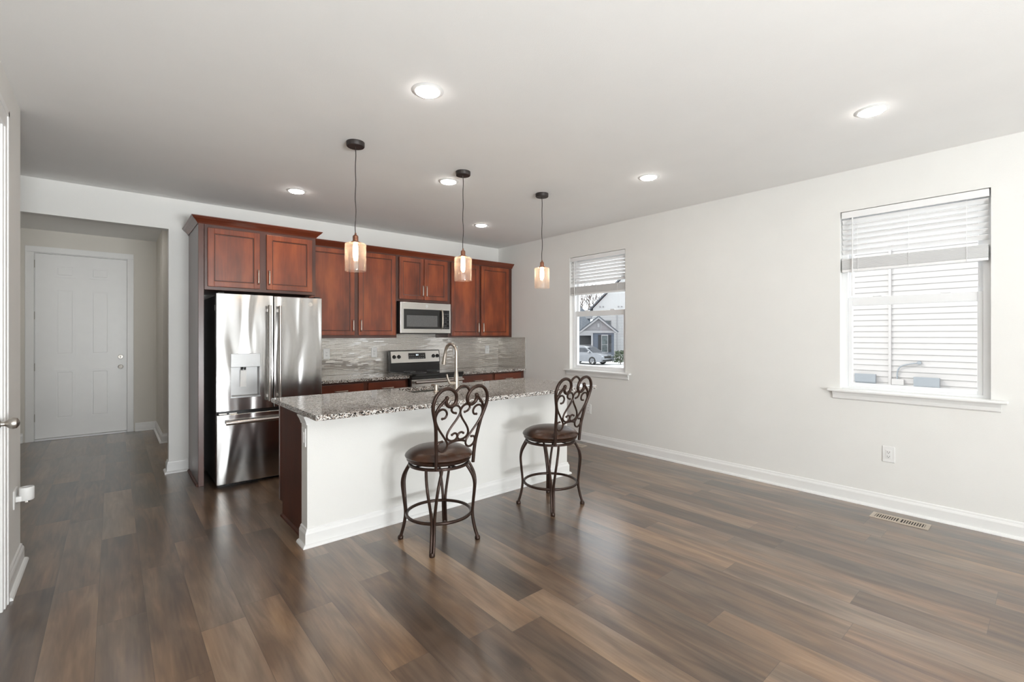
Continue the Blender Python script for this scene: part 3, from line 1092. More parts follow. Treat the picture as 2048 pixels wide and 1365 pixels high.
# ------------------------------------------------------------------ pendants
def pendant():
    r = thing('pendant_lamp', 'x', 'pendant lamp', (0, 0, 0), group='pendant lamps over the island')
    kw = dict(local=True)
    MB().lathe([(0.0, 0.0), (0.062, 0.0), (0.062, -0.026), (0.058, -0.032), (0.0, -0.033)], (0, 0, 0), 'z', 40, cap=False).build('canopy', 'canopy', r, True, **kw)
    pts = [(0.0025 * math.sin(k * 1.9), 0.002 * math.cos(k * 1.3), -0.03 - k * 0.625 / 10) for k in range(11)]
    MB().tube(pts, 0.0032, 8, smooth=3).build('cord', 'cord', r, True, **kw)
    MB().lathe([(0.0, -0.642), (0.006, -0.642), (0.007, -0.654), (0.016, -0.661), (0.0195, -0.668), (0.0195, -0.703), (0.0, -0.703)], (0, 0, 0), 'z', 28, cap=False).build('socket', 'socket', r, True, **kw)
    MB().lathe([(0.0, -0.700), (0.024, -0.701), (0.038, -0.709), (0.040, -0.713), (0.0, -0.714)], (0, 0, 0), 'z', 32, cap=False).build('socket_cap', 'socket', r, True, **kw)
    prof = [(0.024, -0.7145), (0.064, -0.716), (0.070, -0.719), (0.0725, -0.726), (0.0725, -0.908), (0.0715, -0.913), (0.0695, -0.913), (0.0695, -0.728), (0.066, -0.7215), (0.024, -0.7185), (0.024, -0.7145)]
    MB().lathe(prof, (0, 0, 0), 'z', 48, cap=False).build('glass_shade', 'seeded', r, True, **kw)
    MB().lathe([(0.0, -0.714), (0.012, -0.716), (0.0145, -0.728), (0.017, -0.742), (0.0185, -0.80), (0.015, -0.816), (0.008, -0.823), (0.0005, -0.825)], (0, 0, 0), 'z', 24, cap=False).build('bulb', 'bulb', r, True, **kw)
    return r


pend = [(1.309, 3.236, 'nearest and largest glass pendant lamp, left over the island'),
        (2.229, 3.236, 'middle glass pendant lamp hanging over the island'),
        (3.156, 3.243, 'farthest glass pendant lamp, hanging in front of the bare right wall')]
p0 = pendant()
for k, (x, y, lab) in enumerate(pend):
    if k == 0:
        p0.location = (x, y, H)
        p0['label'] = lab
    else:
        dup(p0, (x, y, H), label=lab)


# ------------------------------------------------------------------ cabinets
def cab_door(parent, x0, x1, z0, z1, y, name='door', handle=None, fr=0.052, flip=False, wood='cherry'):
    """recessed panel door whose front is at y (facing -Y unless flip)"""
    s = -1 if not flip else 1
    T = 0.02

    def yb(d0, d1):
        a, b = y - s * d0, y - s * d1
        return (min(a, b), max(a, b))
    m = MB()
    ya, yb_ = yb(0, T)
    if z1 - z0 < 0.2:
        m.box(x0, ya, z0, x1, yb_, z1, bev=0.004)
        d_ = m.build(name, 'cherry_h', parent)
    else:
        m.box(x0, ya, z0, x0 + fr, yb_, z1, bev=0.0035)
        m.box(x1 - fr, ya, z0, x1, yb_, z1, bev=0.0035)
        m.box(x0 + fr - 0.002, ya, z0, x1 - fr + 0.002, yb_, z0 + fr, bev=0.0035)
        m.box(x0 + fr - 0.002, ya, z1 - fr, x1 - fr + 0.002, yb_, z1, bev=0.0035)
        d_ = m.build(name, wood, parent)
        a, b = yb(0.009, T - 0.002)
        p = MB()
        p.box(x0 + fr - 0.003, a, z0 + fr - 0.003, x1 - fr + 0.003, b, z1 - fr + 0.003)
        p.build('panel', wood, d_)
        # small inner bead
        a, b = yb(0.004, 0.012)
        q = MB()
        w = 0.008
        q.box(x0 + fr, a, z0 + fr, x0 + fr + w, b, z1 - fr, bev=0.002)
        q.box(x1 - fr - w, a, z0 + fr, x1 - fr, b, z1 - fr, bev=0.002)
        q.box(x0 + fr + w, a, z0 + fr, x1 - fr - w, b, z0 + fr + w, bev=0.002)
        q.box(x0 + fr + w, a, z1 - fr - w, x1 - fr - w, b, z1 - fr, bev=0.002)
        q.build('inner_bead', 'cherry_frame', d_)
    if handle:
        kind, hx, hz, ln = handle
        o = y + s * 0.028
        if kind == 'v':
            pts = [(hx, y, hz - ln / 2), (hx, o - s * 0.006, hz - ln / 2 + 0.004), (hx, o, hz - ln / 2 + 0.018), (hx, o, hz + ln / 2 - 0.018), (hx, o - s * 0.006, hz + ln / 2 - 0.004), (hx, y, hz + ln / 2)]
        else:
            pts = [(hx - ln / 2, y, hz), (hx - ln / 2 + 0.004, o - s * 0.006, hz), (hx - ln / 2 + 0.018, o, hz), (hx + ln / 2 - 0.018, o, hz), (hx + ln / 2 - 0.004, o - s * 0.006, hz), (hx + ln / 2, y, hz)]
        MB().tube(pts, 0.0062, 10, smooth=3).build('handle', 'champagne', d_, True)
    return d_


def wall_cab(name, label, x0, x1, z0, z1, yf, yback, doors, cat='cabinet', group=None):
    r = thing(name, label, cat, ((x0 + x1) / 2, yback, z0), group=group)
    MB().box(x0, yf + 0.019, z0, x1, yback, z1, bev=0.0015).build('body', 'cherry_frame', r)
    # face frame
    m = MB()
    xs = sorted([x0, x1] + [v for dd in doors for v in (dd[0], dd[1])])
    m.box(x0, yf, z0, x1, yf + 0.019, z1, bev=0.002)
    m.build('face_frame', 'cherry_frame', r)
    for (a, b, c, d_, hx) in doors:
        cab_door(r, a, b, c, d_, yf - 0.021, handle=('v', hx, c + 0.115 if hx else 0, 0.135) if hx else None)
    return r


YU = 5.43
ZT = 2.42
wall_cab('refrigerator_cabinet', 'deep cherry cabinet above the fridge with two doors', 0.636, 1.618, 1.793, ZT, 5.06, YB,
         [(0.660, 1.089, 1.823, 2.362, 1.072), (1.148, 1.579, 1.823, 2.362, 1.168)], group='cherry wall cabinets')
wall_cab('wall_cabinet', 'tall cherry wall cabinet between the fridge and the microwave', 1.625, 2.727, 1.342, ZT, YU, YB,
         [(1.66, 2.177, 1.374, 2.372, 2.155), (2.228, 2.705, 1.374, 2.372, 2.25)], group='cherry wall cabinets')
wall_cab('wall_cabinet', 'short cherry wall cabinet right above the microwave', 2.728, 3.492, 1.806, ZT, YU, YB,
         [(2.756, 3.105, 1.836, 2.372, 3.083), (3.115, 3.472, 1.836, 2.372, 3.137)], group='cherry wall cabinets')
wall_cab('wall_cabinet', 'tall cherry wall cabinet at the right end beside the wall', 3.493, 4.637, 1.342, ZT, YU, YB,
         [(3.536, 4.008, 1.366, 2.376, 3.985), (4.048, 4.565, 1.366, 2.376, 4.07)], group='cherry wall cabinets')
t = thing('end_panel', 'tall cherry side panel left of the fridge reaching the floor', 'panel', (0.61, 5.4, 0))
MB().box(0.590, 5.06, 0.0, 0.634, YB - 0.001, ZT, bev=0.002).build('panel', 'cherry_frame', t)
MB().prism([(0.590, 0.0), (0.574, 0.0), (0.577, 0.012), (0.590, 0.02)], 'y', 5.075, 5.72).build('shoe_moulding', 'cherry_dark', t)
# crown: out, z
CP = [(0.0006, ZT - 0.03), (0.006, ZT - 0.03), (0.010, ZT - 0.022), (0.016, ZT - 0.014), (0.030, ZT + 0.002), (0.044, ZT + 0.014), (0.050, ZT + 0.024), (0.056, ZT + 0.027), (0.056, ZT + 0.035), (0.0006, ZT + 0.035)]
tag(MB().sweep([(0.590, YB - 0.002), (0.590, 5.06), (1.618, 5.06), (1.618, 5.37)], CP).build('crown_moulding', 'cherry_h'), 'cherry crown moulding wrapping the top of the fridge cabinet', 'moulding', group='cherry crown mouldings')
tag(MB().sweep([(1.64, YU), (4.643, YU)], CP).build('crown_moulding', 'cherry_h'), 'long cherry crown moulding along the wall cabinets by the pendants', 'moulding', group='cherry crown mouldings')

# ------------------------------------------------------------------ refrigerator
FX0, FX1, FY = 0.700, 1.613, 4.85
FZ0, FZ1 = 0.035, 1.748
fr = thing('refrigerator', 'stainless french door refrigerator with a water dispenser', 'refrigerator', ((FX0 + FX1) / 2, 5.3, 0))
MB().box(FX0 + 0.006, FY + 0.075, 0.03, FX1 - 0.006, 5.70, 1.735, bev=0.004).build('body', 'darkgrey', fr)
MB().box(FX0 + 0.02, FY + 0.085, 0.0, FX1 - 0.02, FY + 0.13, 0.035).build('base_grille', 'black', fr)
for x in (FX0 + 0.04, FX1 - 0.08):
    MB().box(x, FY + 0.14, 0.0, x + 0.04, FY + 0.18, 0.032).build('foot', 'black', fr)
XS = 1.163
dx0, dx1, dz0, dz1 = 0.812, 1.049, 0.812, 1.205
zb = 0.692
m = MB()
m.box(FX0, FY, zb, dx0, FY + 0.07, FZ1, bev=0.006)
m = MB()
yy0, yy1 = FY, FY + 0.07
# left door as one shell with a pocket: grid of boxes welded
bm = m.bm
xs_ = [FX0, dx0, dx1, XS - 0.004]
zs_ = [zb, dz0, dz1, FZ1]
vg = {}
for j, y in enumerate((yy0, yy1)):
    for a, x in enumerate(xs_):
        for b, z in enumerate(zs_):
            vg[a, b, j] = bm.verts.new((x, y, z))
for a in range(3):
    for b in range(3):
        if not (a == 1 and b == 1):
            bm.faces.new((vg[a, b, 0], vg[a + 1, b, 0], vg[a + 1, b + 1, 0], vg[a, b + 1, 0]))
        bm.faces.new((vg[a, b, 1], vg[a, b + 1, 1], vg[a + 1, b + 1, 1], vg[a + 1, b, 1]))
for a in range(3):
    bm.faces.new((vg[a, 0, 0], vg[a, 0, 1], vg[a + 1, 0, 1], vg[a + 1, 0, 0]))
    bm.faces.new((vg[a, 3, 0], vg[a + 1, 3, 0], vg[a + 1, 3, 1], vg[a, 3, 1]))
for b in range(3):
    bm.faces.new((vg[0, b, 0], vg[0, b + 1, 0], vg[0, b + 1, 1], vg[0, b, 1]))
    bm.faces.new((vg[3, b, 0], vg[3, b, 1], vg[3, b + 1, 1], vg[3, b + 1, 0]))
ldoor = m.build('door', 'steel', fr)
ld_lab = 'left fridge door with the dispenser'
ldoor['label'] = ld_lab
rdoor = MB().box(XS + 0.004, FY, zb, FX1, FY + 0.07, FZ1, bev=0.005).build('door', 'steel', fr)
frz = MB().box(FX0, FY, FZ0, FX1, FY + 0.07, 0.660, bev=0.005).build('freezer_drawer', 'steel', fr)
MB().box(FX0 + 0.02, FY + 0.02, 0.655, FX1 - 0.02, FY + 0.08, 0.70).build('door_gasket', 'black', fr)
# dispenser pocket
pk = MB()
pk.box(dx0, FY + 0.062, dz0, dx1, FY + 0.068, dz1)
pk.prism([(dx0, FY + 0.002), (dx0, FY + 0.064), (dx0 + 0.012, FY + 0.064), (dx0 + 0.005, FY + 0.002)], 'z', dz0, dz1)
pk.prism([(dx1, FY + 0.002), (dx1 - 0.005, FY + 0.002), (dx1 - 0.012, FY + 0.064), (dx1, FY + 0.064)], 'z', dz0, dz1)
pk.build('dispenser_recess', 'dispenser', ldoor)
MB().box(dx0 - 0.002, FY - 0.006, 1.083, dx1 + 0.002, FY + 0.05, dz1 + 0.003, bev=0.003).build('dispenser_panel', 'dispenser', ldoor)
dpan = ldoor.children[-1]
MB().prism([(FY - 0.006, dz0 - 0.006), (FY + 0.06, dz0 - 0.006), (FY + 0.06, dz0 + 0.012), (FY - 0.006, dz0 + 0.006)], 'x', dx0 - 0.002, dx1 + 0.002).build('dispenser_tray', 'dispenser', ldoor)
MB().prism([(FY + 0.03, 1.055), (FY + 0.036, 1.055), (FY + 0.056, 0.897), (FY + 0.05, 0.897)], 'x', 0.893, 0.944).build('dispenser_paddle', 'plastic', ldoor)
MB().lathe([(0.02, 0), (0.02, -0.012), (0.012, -0.018), (0.0005, -0.018)], (0.918, FY + 0.03, 1.084), 'z', 20).lathe([(0.008, 0), (0.006, -0.03)], (0.905, FY + 0.03, 1.084), 'z', 12).lathe([(0.008, 0), (0.006, -0.03)], (0.931, FY + 0.03, 1.084), 'z', 12).build('water_nozzle', 'black', ldoor, True)
km = MB()
for kz in (1.115, 1.14, 1.165):
    for kx in (0.835, 0.85):
        km.box(kx, FY - 0.0072, kz, kx + 0.010, FY - 0.0055, kz + 0.0015)
for kx in (0.88, 0.93, 0.98, 1.02):
    km.box(kx, FY - 0.0072, 1.103, kx + 0.012, FY - 0.0055, 1.1045)
merge_into(dpan, km, 'key')


def bar_v(parent, x, z0, z1, y):
    o = y - 0.055
    h = MB().tube([(x, o, z0), (x, o, z1)], 0.0185, 16, flat=0.75)
    h.box(x - 0.011, o, z0 + 0.03, x + 0.011, y + 0.001, z0 + 0.06, bev=0.003)
    h.box(x - 0.011, o, z1 - 0.06, x + 0.011, y + 0.001, z1 - 0.03, bev=0.003)
    return h.build('handle', 'steel_handle', parent, True)


bar_v(ldoor, 1.118, 0.76, 1.655, FY)
bar_v(rdoor, 1.208, 0.76, 1.655, FY)
o = FY - 0.055
MB().tube([(0.765, o, 0.59), (1.548, o, 0.59)], 0.0185, 16, flat=0.75).box(0.80, o, 0.579, 0.83, FY + 0.001, 0.601, bev=0.003).box(1.48, o, 0.579, 1.51, FY + 0.001, 0.601, bev=0.003).build('handle', 'steel_handle', frz, True)
# round badge with script curls
bx_, bz_ = 1.50, 1.682
MB().lathe([(0.0, 0.0), (0.021, 0.0), (0.021, -0.002), (0.0, -0.002)], (bx_, FY, bz_), 'y', 28, cap=False).build('badge', 'steel_flat', rdoor, True)


def badge_marks(parent, bx, y, bz, r):
    m = MB()
    ring = [(bx + r * math.cos(t * math.pi / 12), y, bz + r * math.sin(t * math.pi / 12)) for t in range(24)]
    m.tube(ring, r * 0.06, 6, closed=True)

    def cv(pts):
        m.tube([(bx + a * r, y, bz + b * r) for a, b in pts], r * 0.06, 6, smooth=4)
    cv([(-0.1, 0.35), (-0.35, 0.5), (-0.55, 0.15), (-0.5, -0.25), (-0.2, -0.35), (-0.05, 0.0), (-0.3, 0.05)])
    cv([(-0.05, 0.0), (-0.1, -0.5), (-0.35, -0.6), (-0.5, -0.45)])
    cv([(0.5, 0.4), (0.3, 0.55), (0.12, 0.35), (0.3, 0.1), (0.1, -0.1), (0.12, -0.4), (0.35, -0.45), (0.55, -0.2)])
    for a in range(4):
        t = a * math.pi / 2 + 0.4
        cv([(0.72 * math.cos(t), 0.72 * math.sin(t)), (0.86 * math.cos(t + 0.25), 0.86 * math.sin(t + 0.25)), (0.75 * math.cos(t + 0.5), 0.75 * math.sin(t + 0.5))])
    return m.build('badge_lettering', 'key', parent, True)


badge_marks(rdoor, bx_, FY - 0.0022, bz_, 0.018)
for x in (FX0 + 0.012, FX1 - 0.062):
    MB().box(x, FY + 0.015, FZ1, x + 0.05, FY + 0.12, FZ1 + 0.012, bev=0.003).build('hinge_cover', 'darkgrey', fr)
MB().box(FX0 + 0.02, FY + 0.002, 0.664, FX0 + 0.08, FY + 0.03, 0.672).box(FX0 + 0.10, FY + 0.004, 0.664, FX0 + 0.16, FY + 0.03, 0.671).build('lower_hinge', 'nickel', fr)
MB().box(FX0 + 0.004, FY + 0.10, 1.60, FX0 + 0.007, FY + 0.13, 1.65).build('side_label', 'plastic', fr)

# ------------------------------------------------------------------ microwave
mw = thing('microwave', 'stainless over the range microwave with a black window', 'microwave', (3.11, 5.6, 1.394))
MX0, MX1, MY, MZ0, MZ1 = 2.740, 3.486, 5.352, 1.394, 1.795
MB().box(MX0 + 0.004, MY + 0.03, MZ0, MX1 - 0.004, YB - 0.012, MZ1, bev=0.002).build('body', 'darkgrey', mw)
md = MB().box(MX0, MY, MZ0 + 0.006, MX1, MY + 0.03, MZ1, bev=0.004).build('door', 'steel_flat', mw)
MB().box(2.785, MY - 0.003, 1.455, 3.345, MY + 0.004, 1.708, bev=0.002).build('window_surround', 'blackglass', md)
MB().box(2.825, MY - 0.0045, 1.482, 3.275, MY + 0.002, 1.630, bev=0.001).build('window_screen', 'mwglass', md)
mcp = MB().box(3.352, MY - 0.003, 1.455, 3.462, MY + 0.004, 1.706, bev=0.002).build('control_panel', 'blackglass', mw)
km = MB()
for a in range(4):
    for b in range(8):
        if random.random() < 0.75:
            w_ = 0.006 + 0.006 * random.random()
            km.box(3.368 + a * 0.022, MY - 0.0042, 1.472 + b * 0.026, 3.368 + a * 0.022 + w_, MY - 0.0028, 1.472 + b * 0.026 + 0.004)
merge_into(mcp, km, 'key')
MB().tube([(3.335, MY - 0.002, 1.462), (3.335, MY - 0.028, 1.475), (3.335, MY - 0.036, 1.53), (3.335, MY - 0.038, 1.58), (3.335, MY - 0.036, 1.64), (3.335, MY - 0.028, 1.69), (3.335, MY - 0.002, 1.703)], 0.011, 12, smooth=4).build('handle', 'champagne', md, True)
MB().lathe([(0.0, 0.0), (0.019, 0.0), (0.019, -0.002), (0.0, -0.002)], (3.115, MY, 1.752), 'y', 28, cap=False).build('badge', 'plastic', md, True)
badge_marks(md, 3.115, MY - 0.0022, 1.752, 0.016)
MB().box(MX0 + 0.02, MY + 0.05, MZ0 - 0.004, MX1 - 0.02, MY + 0.33, MZ0 + 0.002).build('underside_grille', 'black', mw)

# ------------------------------------------------------------------ range
RX0, RX1 = 2.741, 3.489
rg = thing('range', 'stainless electric range with black glass cooktop', 'stove', (3.115, 5.4, 0))
RY = 5.07
MB().box(RX0, RY + 0.03, 0.03, RX1, 5.70, 0.885, bev=0.003).box(RX0 + 0.002, RY - 0.006, 0.836, RX1 - 0.002, RY + 0.031, 0.873, bev=0.002).build('body', 'black', rg)
ckt = MB().box(RX0 - 0.001, RY - 0.02, 0.872, RX1 + 0.001, 5.69, 0.902, bev=0.005).build('cooktop', 'blackglass', rg)
m = MB()
for (x, y, r_) in ((2.93, 5.24, 0.10), (3.30, 5.24, 0.085), (2.93, 5.47, 0.075), (3.30, 5.47, 0.10)):
    m.lathe([(r_, 0.902), (r_, 0.9026), (r_ - 0.003, 0.9026), (r_ - 0.003, 0.902)], (x, y, 0), 'z', 48, cap=False)
merge_into(ckt, m, 'key')
MB().prism([(5.640, 0.90), (5.70, 0.90), (5.70, 1.170), (5.672, 1.170), (5.655, 1.165), (5.630, 1.005), (5.640, 1.0)], 'x', RX0, RX1).build('backguard', 'black', rg)
# tilted stainless fascia
sl = (5.655 - 5.630) / (1.163 - 1.006)


def fy(z):
    return 5.628 + (z - 1.006) * sl


MB().prism([(fy(1.010), 1.010), (fy(1.010) + 0.004, 1.010), (fy(1.160) + 0.004, 1.160), (fy(1.160), 1.160)], 'x', RX0 + 0.012, RX1 - 0.012).build('control_fascia', 'steel_flat', rg)


def on_fascia(x0, x1, z0, z1, t):
    return [(x0, x1), [(fy(z0) - t, z0), (fy(z0) + 0.001, z0), (fy(z1) + 0.001, z1), (fy(z1) - t, z1)]]


(a, b), pl = on_fascia(3.006, 3.262, 1.054, 1.134, 0.003)
dsp = MB().prism(pl, 'x', a, b).build('display', 'blackglass', rg)
m = MB()
for k in range(8):
    for zz in (1.064, 1.098):
        x = 3.018 + k * 0.029
        if zz > 1.09 and 3.09 < x < 3.17:
            continue
        (a, b), pl = on_fascia(x, x + 0.014, zz, zz + 0.005, 0.0042)
        m.prism(pl, 'x', a, b)
merge_into(dsp, m, 'key')
m = MB()
for x in (3.116, 3.128, 3.143):
    for q in ((0, 0.008, 0.099, 0.101), (0, 0.008, 0.107, 0.109), (0, 0.008, 0.115, 0.117), (0.007, 0.009, 0.099, 0.117)):
        (a, b), pl = on_fascia(x + q[0], x + q[1], 1.0 + q[2], 1.0 + q[3], 0.0045)
        m.prism(pl, 'x', a, b)
merge_into(dsp, m, 'digit')
for x in (2.798, 2.866, 3.388, 3.450):
    y = fy(1.088)
    kb = MB().lathe([(0.0, 0.001), (0.026, 0.001), (0.024, -0.006), (0.019, -0.01), (0.017, -0.026), (0.0, -0.028)], (x, y, 1.088), 'y', 24, cap=False).build('knob', 'black', rg, True)
    MB().box(x - 0.004, y - 0.036, 1.070, x + 0.004, y - 0.01, 1.106, bev=0.002).build('grip', 'black', kb)
od = MB().box(RX0 + 0.004, RY - 0.002, 0.20, RX1 - 0.004, RY + 0.03, 0.832, bev=0.004).build('oven_door', 'steel_flat', rg)
MB().box(RX0 + 0.06, RY - 0.005, 0.30, RX1 - 0.06, RY + 0.0, 0.70, bev=0.002).build('oven_window', 'blackglass', od)
MB().tube([(RX0 + 0.03, RY - 0.052, 0.803), (RX1 - 0.03, RY - 0.052, 0.803)], 0.019, 16).box(RX0 + 0.05, RY - 0.052, 0.79, RX0 + 0.08, RY, 0.816, bev=0.003).box(RX1 - 0.08, RY - 0.052, 0.79, RX1 - 0.05, RY, 0.816, bev=0.003).build('handle', 'steel_handle', od, True)
MB().box(RX0 + 0.004, RY + 0.002, 0.045, RX1 - 0.004, RY + 0.03, 0.19, bev=0.004).build('storage_drawer', 'steel_flat', rg)
MB().box(RX0 + 0.04, RY + 0.06, 0.0, RX1 - 0.04, 5.6, 0.03).build('base', 'black', rg)

# ------------------------------------------------------------------ base cabinets and counters
CT = 0.885
CB = 0.852


def base_cab(label, x0, x1, splits):
    r = thing('base_cabinet', label, 'cabinet', ((x0 + x1) / 2, 5.45, 0), group='cherry base cabinets on the back wall')
    MB().box(x0, 5.155, 0.10, x1, YB - 0.002, CB, bev=0.0015).box(x0 + 0.004, 5.23, 0.0, x1 - 0.004, YB - 0.01, 0.10).build('body', 'cherry_frame', r)
    for (a, b) in splits:
        cab_door(r, a, b, 0.715, 0.83, 5.134, 'drawer', ('h', (a + b) / 2, 0.757, 0.135))
        cab_door(r, a, b, 0.13, 0.69, 5.134, 'door', ('v', b - 0.025, 0.60, 0.135))
    return r


base_cab('cherry base cabinet with drawers between the fridge and the range', 1.625, 2.737, [(1.66, 2.172), (2.228, 2.700)])
base_cab('cherry base cabinet with drawers right of the range', 3.493, 4.638, [(3.525, 4.03), (4.075, 4.57)])
tag(MB().box(1.622, 5.108, CB, 2.738, YB - 0.003, CT, bev=0.004).build('countertop', 'granite'), 'speckled granite counter between the fridge and the range', 'countertop', group='back wall granite countertops')
tag(MB().box(3.492, 5.108, CB, 4.643, YB - 0.003, CT, bev=0.004).build('countertop', 'granite'), 'speckled granite counter right of the range', 'countertop', group='back wall granite countertops')
tag(MB().box(1.62, TF, CT + 0.001, XW - 0.009, YB - 0.0005, 1.341).box(RX0, TF, 1.341, 3.490, YB - 0.0005, MZ0 - 0.001).build('tile_backsplash', 'tile_back'), 'grey linear glass tile backsplash behind the range', 'backsplash')
tag(MB().box(XW - 0.008, 5.125, CT + 0.001, XW - 0.0005, YB - 0.0005, 1.341).build('tile_backsplash', 'tile_side'), 'grey tile side splash on the right wall end of the counter', 'backsplash')

# ------------------------------------------------------------------ island
IX0, IX1 = 0.961, 3.432
IY = 3.17
isl = thing('kitchen_island', 'white fronted kitchen island with dark cherry end panel', 'island', ((IX0 + IX1) / 2, 3.5, 0))
MB().box(IX0, IY, 0, IX1, IY + 0.12, CB, bev=0.002).build('knee_wall', 'wall', isl)
MB().sweep([(IX1, IY + 0.12), (IX1, IY), (IX0, IY), (IX0, IY + 0.12)][::-1] if False else [(IX0, IY + 0.12), (IX0, IY), (IX1, IY), (IX1, IY + 0.12)], BP).build('baseboard', 'trim', isl)
# little white cornice wrapping the wall end under the counter
CR = [(0.0, CB - 0.06), (0.006, CB - 0.06), (0.008, CB - 0.05), (0.016, CB - 0.03), (0.026, CB - 0.012), (0.03, CB - 0.001), (0.0, CB - 0.001)]
MB().sweep([(IX0, IY + 0.12), (IX0, IY - 0.0), (IX0 + 0.02, IY - 0.0)], CR).build('top_moulding', 'trim', isl)
# cherry cabinets behind
cbm = MB()
for a, b, zt in ((0.985, 1.93, CB), (1.93, 2.68, 0.64), (2.68, 3.41, CB)):
    cbm.prism([(IY + 0.12, 0.0), (3.845, 0.0), (3.845, 0.105), (3.92, 0.105), (3.92, zt), (IY + 0.12, zt)], 'x', a, b)
cbm.box(1.93, 3.912, 0.64, 2.68, 3.92, CB)
cbm.build('cabinet_body', 'cherry_dark', isl)
MB().prism([(0.985, 0.0), (0.969, 0.0), (0.972, 0.012), (0.985, 0.02)], 'y', IY + 0.15, 3.845).build('shoe_moulding', 'cherry_dark', isl)
MB().box(0.981, 3.90, 0.105, 1.0, 3.928, CB).build('corner_stile', 'cherry_frame', isl)
for a, b in ((1.01, 1.47), (1.50, 1.90), (1.95, 2.28), (2.31, 2.66), (3.32, 3.40)):
    if b - a > 0.2:
        cab_door(isl, a, b, 0.13, 0.83, 3.941, handle=('v', b - 0.03, 0.72, 0.135), flip=True)
MB().box(2.70, 3.921, 0.115, 3.29, 3.945, 0.845, bev=0.004).build('dishwasher_front', 'steel_flat', isl)
outlet('white switch plate on the end of the island wall', ('x', IX0), IY + 0.058, 0.705, w=0.075, h=0.122, name='wall_switch', rocker=True)

# countertop with sink cutout
SX0, SX1, SY0, SY1 = 1.955, 2.655, 3.565, 3.898
CX0, CX1, CY0, CY1 = 0.938, 3.590, 2.925, 3.985
m = MB()
bm = m.bm
xs_ = [CX0, SX0, SX1, CX1]
ys_ = [CY0, SY0, SY1, CY1]
vg = {}
for j, z in enumerate((CB, CT)):
    for a, x in enumerate(xs_):
        for b, y in enumerate(ys_):
            vg[a, b, j] = bm.verts.new((x, y, z))
for a in range(3):
    for b in range(3):
        if a == 1 and b == 1:
            continue
        bm.faces.new((vg[a, b, 1], vg[a + 1, b, 1], vg[a + 1, b + 1, 1], vg[a, b + 1, 1]))
        bm.faces.new((vg[a, b, 0], vg[a, b + 1, 0], vg[a + 1, b + 1, 0], vg[a + 1, b, 0]))
for a in range(3):
    bm.faces.new((vg[a, 0, 0], vg[a + 1, 0, 0], vg[a + 1, 0, 1], vg[a, 0, 1]))
    bm.faces.new((vg[a, 3, 0], vg[a, 3, 1], vg[a + 1, 3, 1], vg[a + 1, 3, 0]))
for b in range(3):
    bm.faces.new((vg[0, b, 0], vg[0, b, 1], vg[0, b + 1, 1], vg[0, b + 1, 0]))
    bm.faces.new((vg[3, b, 0], vg[3, b + 1, 0], vg[3, b + 1, 1], vg[3, b, 1]))
bm.faces.new((vg[1, 1, 0], vg[2, 1, 0], vg[2, 1, 1], vg[1, 1, 1]))
bm.faces.new((vg[1, 2, 0], vg[1, 2, 1], vg[2, 2, 1], vg[2, 2, 0]))
bm.faces.new((vg[1, 1, 0], vg[1, 1, 1], vg[1, 2, 1], vg[1, 2, 0]))
bm.faces.new((vg[2, 1, 0], vg[2, 2, 0], vg[2, 2, 1], vg[2, 1, 1]))
bmesh.ops.recalc_face_normals(bm, faces=bm.faces[:])
es = [e for e in bm.edges if e.calc_face_angle(0) > 0.5]
bmesh.ops.bevel(bm, geom=es, offset=0.004, segments=2, affect='EDGES')
tag(m.build('island_countertop', 'granite'), 'large speckled granite slab on the white island', 'countertop')
# sink
sk = thing('kitchen_sink', 'stainless undermount sink in the island counter', 'sink', ((SX0 + SX1) / 2, (SY0 + SY1) / 2, 0.66))
m = MB()
t_ = 0.004
m.box(SX0 - 0.012, SY0 - 0.012, 0.655, SX1 + 0.012, SY1 + 0.012, 0.66)
m.box(SX0 - 0.012, SY0 - 0.012, 0.66, SX0 - 0.006, SY1 + 0.012, CB - 0.001)
m.box(SX1 + 0.006, SY0 - 0.012, 0.66, SX1 + 0.012, SY1 + 0.012, CB - 0.001)
m.box(SX0 - 0.006, SY0 - 0.012, 0.66, SX1 + 0.006, SY0 - 0.006, CB - 0.001)
m.box(SX0 - 0.006, SY1 + 0.006, 0.66, SX1 + 0.006, SY1 + 0.012, CB - 0.001)
m.build('basin', 'steel_flat', sk)
MB().lathe([(0.045, 0.66), (0.045, 0.663), (0.03, 0.664), (0.0005, 0.662)], ((SX0 + SX1) / 2, (SY0 + SY1) / 2, 0), 'z', 24).build('drain', 'nickel', sk, True)
# faucet
fx, fyy = 2.335, 3.495
fc = thing('kitchen_faucet', 'brushed nickel gooseneck faucet with pull down spray head', 'faucet', (fx, fyy, CT))
MB().lathe([(0.03, 0.0), (0.03, 0.004), (0.026, 0.012), (0.0225, 0.05), (0.0225, 0.105), (0.021, 0.125), (0.0155, 0.16), (0.0145, 0.17)], (fx, fyy, CT), 'z', 28).build('body', 'champagne', fc, True)
arc = [(fx, fyy, CT + 0.16), (fx, fyy, CT + 0.25), (fx, fyy + 0.001, CT + 0.32)]
for k in range(1, 9):
    t = math.pi * k / 9.0
    arc.append((fx - 0.004 * k / 9, fyy + 0.086 * (1 - math.cos(t)), CT + 0.332 + 0.076 * math.sin(t)))
arc.append((fx - 0.004, fyy + 0.178, CT + 0.32))
MB().tube(arc, 0.0135, 16, smooth=3).build('gooseneck_spout', 'champagne', fc, True)
MB().tube([(fx - 0.004, fyy + 0.178, CT + 0.322), (fx - 0.005, fyy + 0.185, CT + 0.29), (fx - 0.006, fyy + 0.193, CT + 0.25), (fx - 0.006, fyy + 0.199, CT + 0.222)], [0.0145, 0.016, 0.0195, 0.0205], 18).build('spray_head', 'champagne', fc, True)
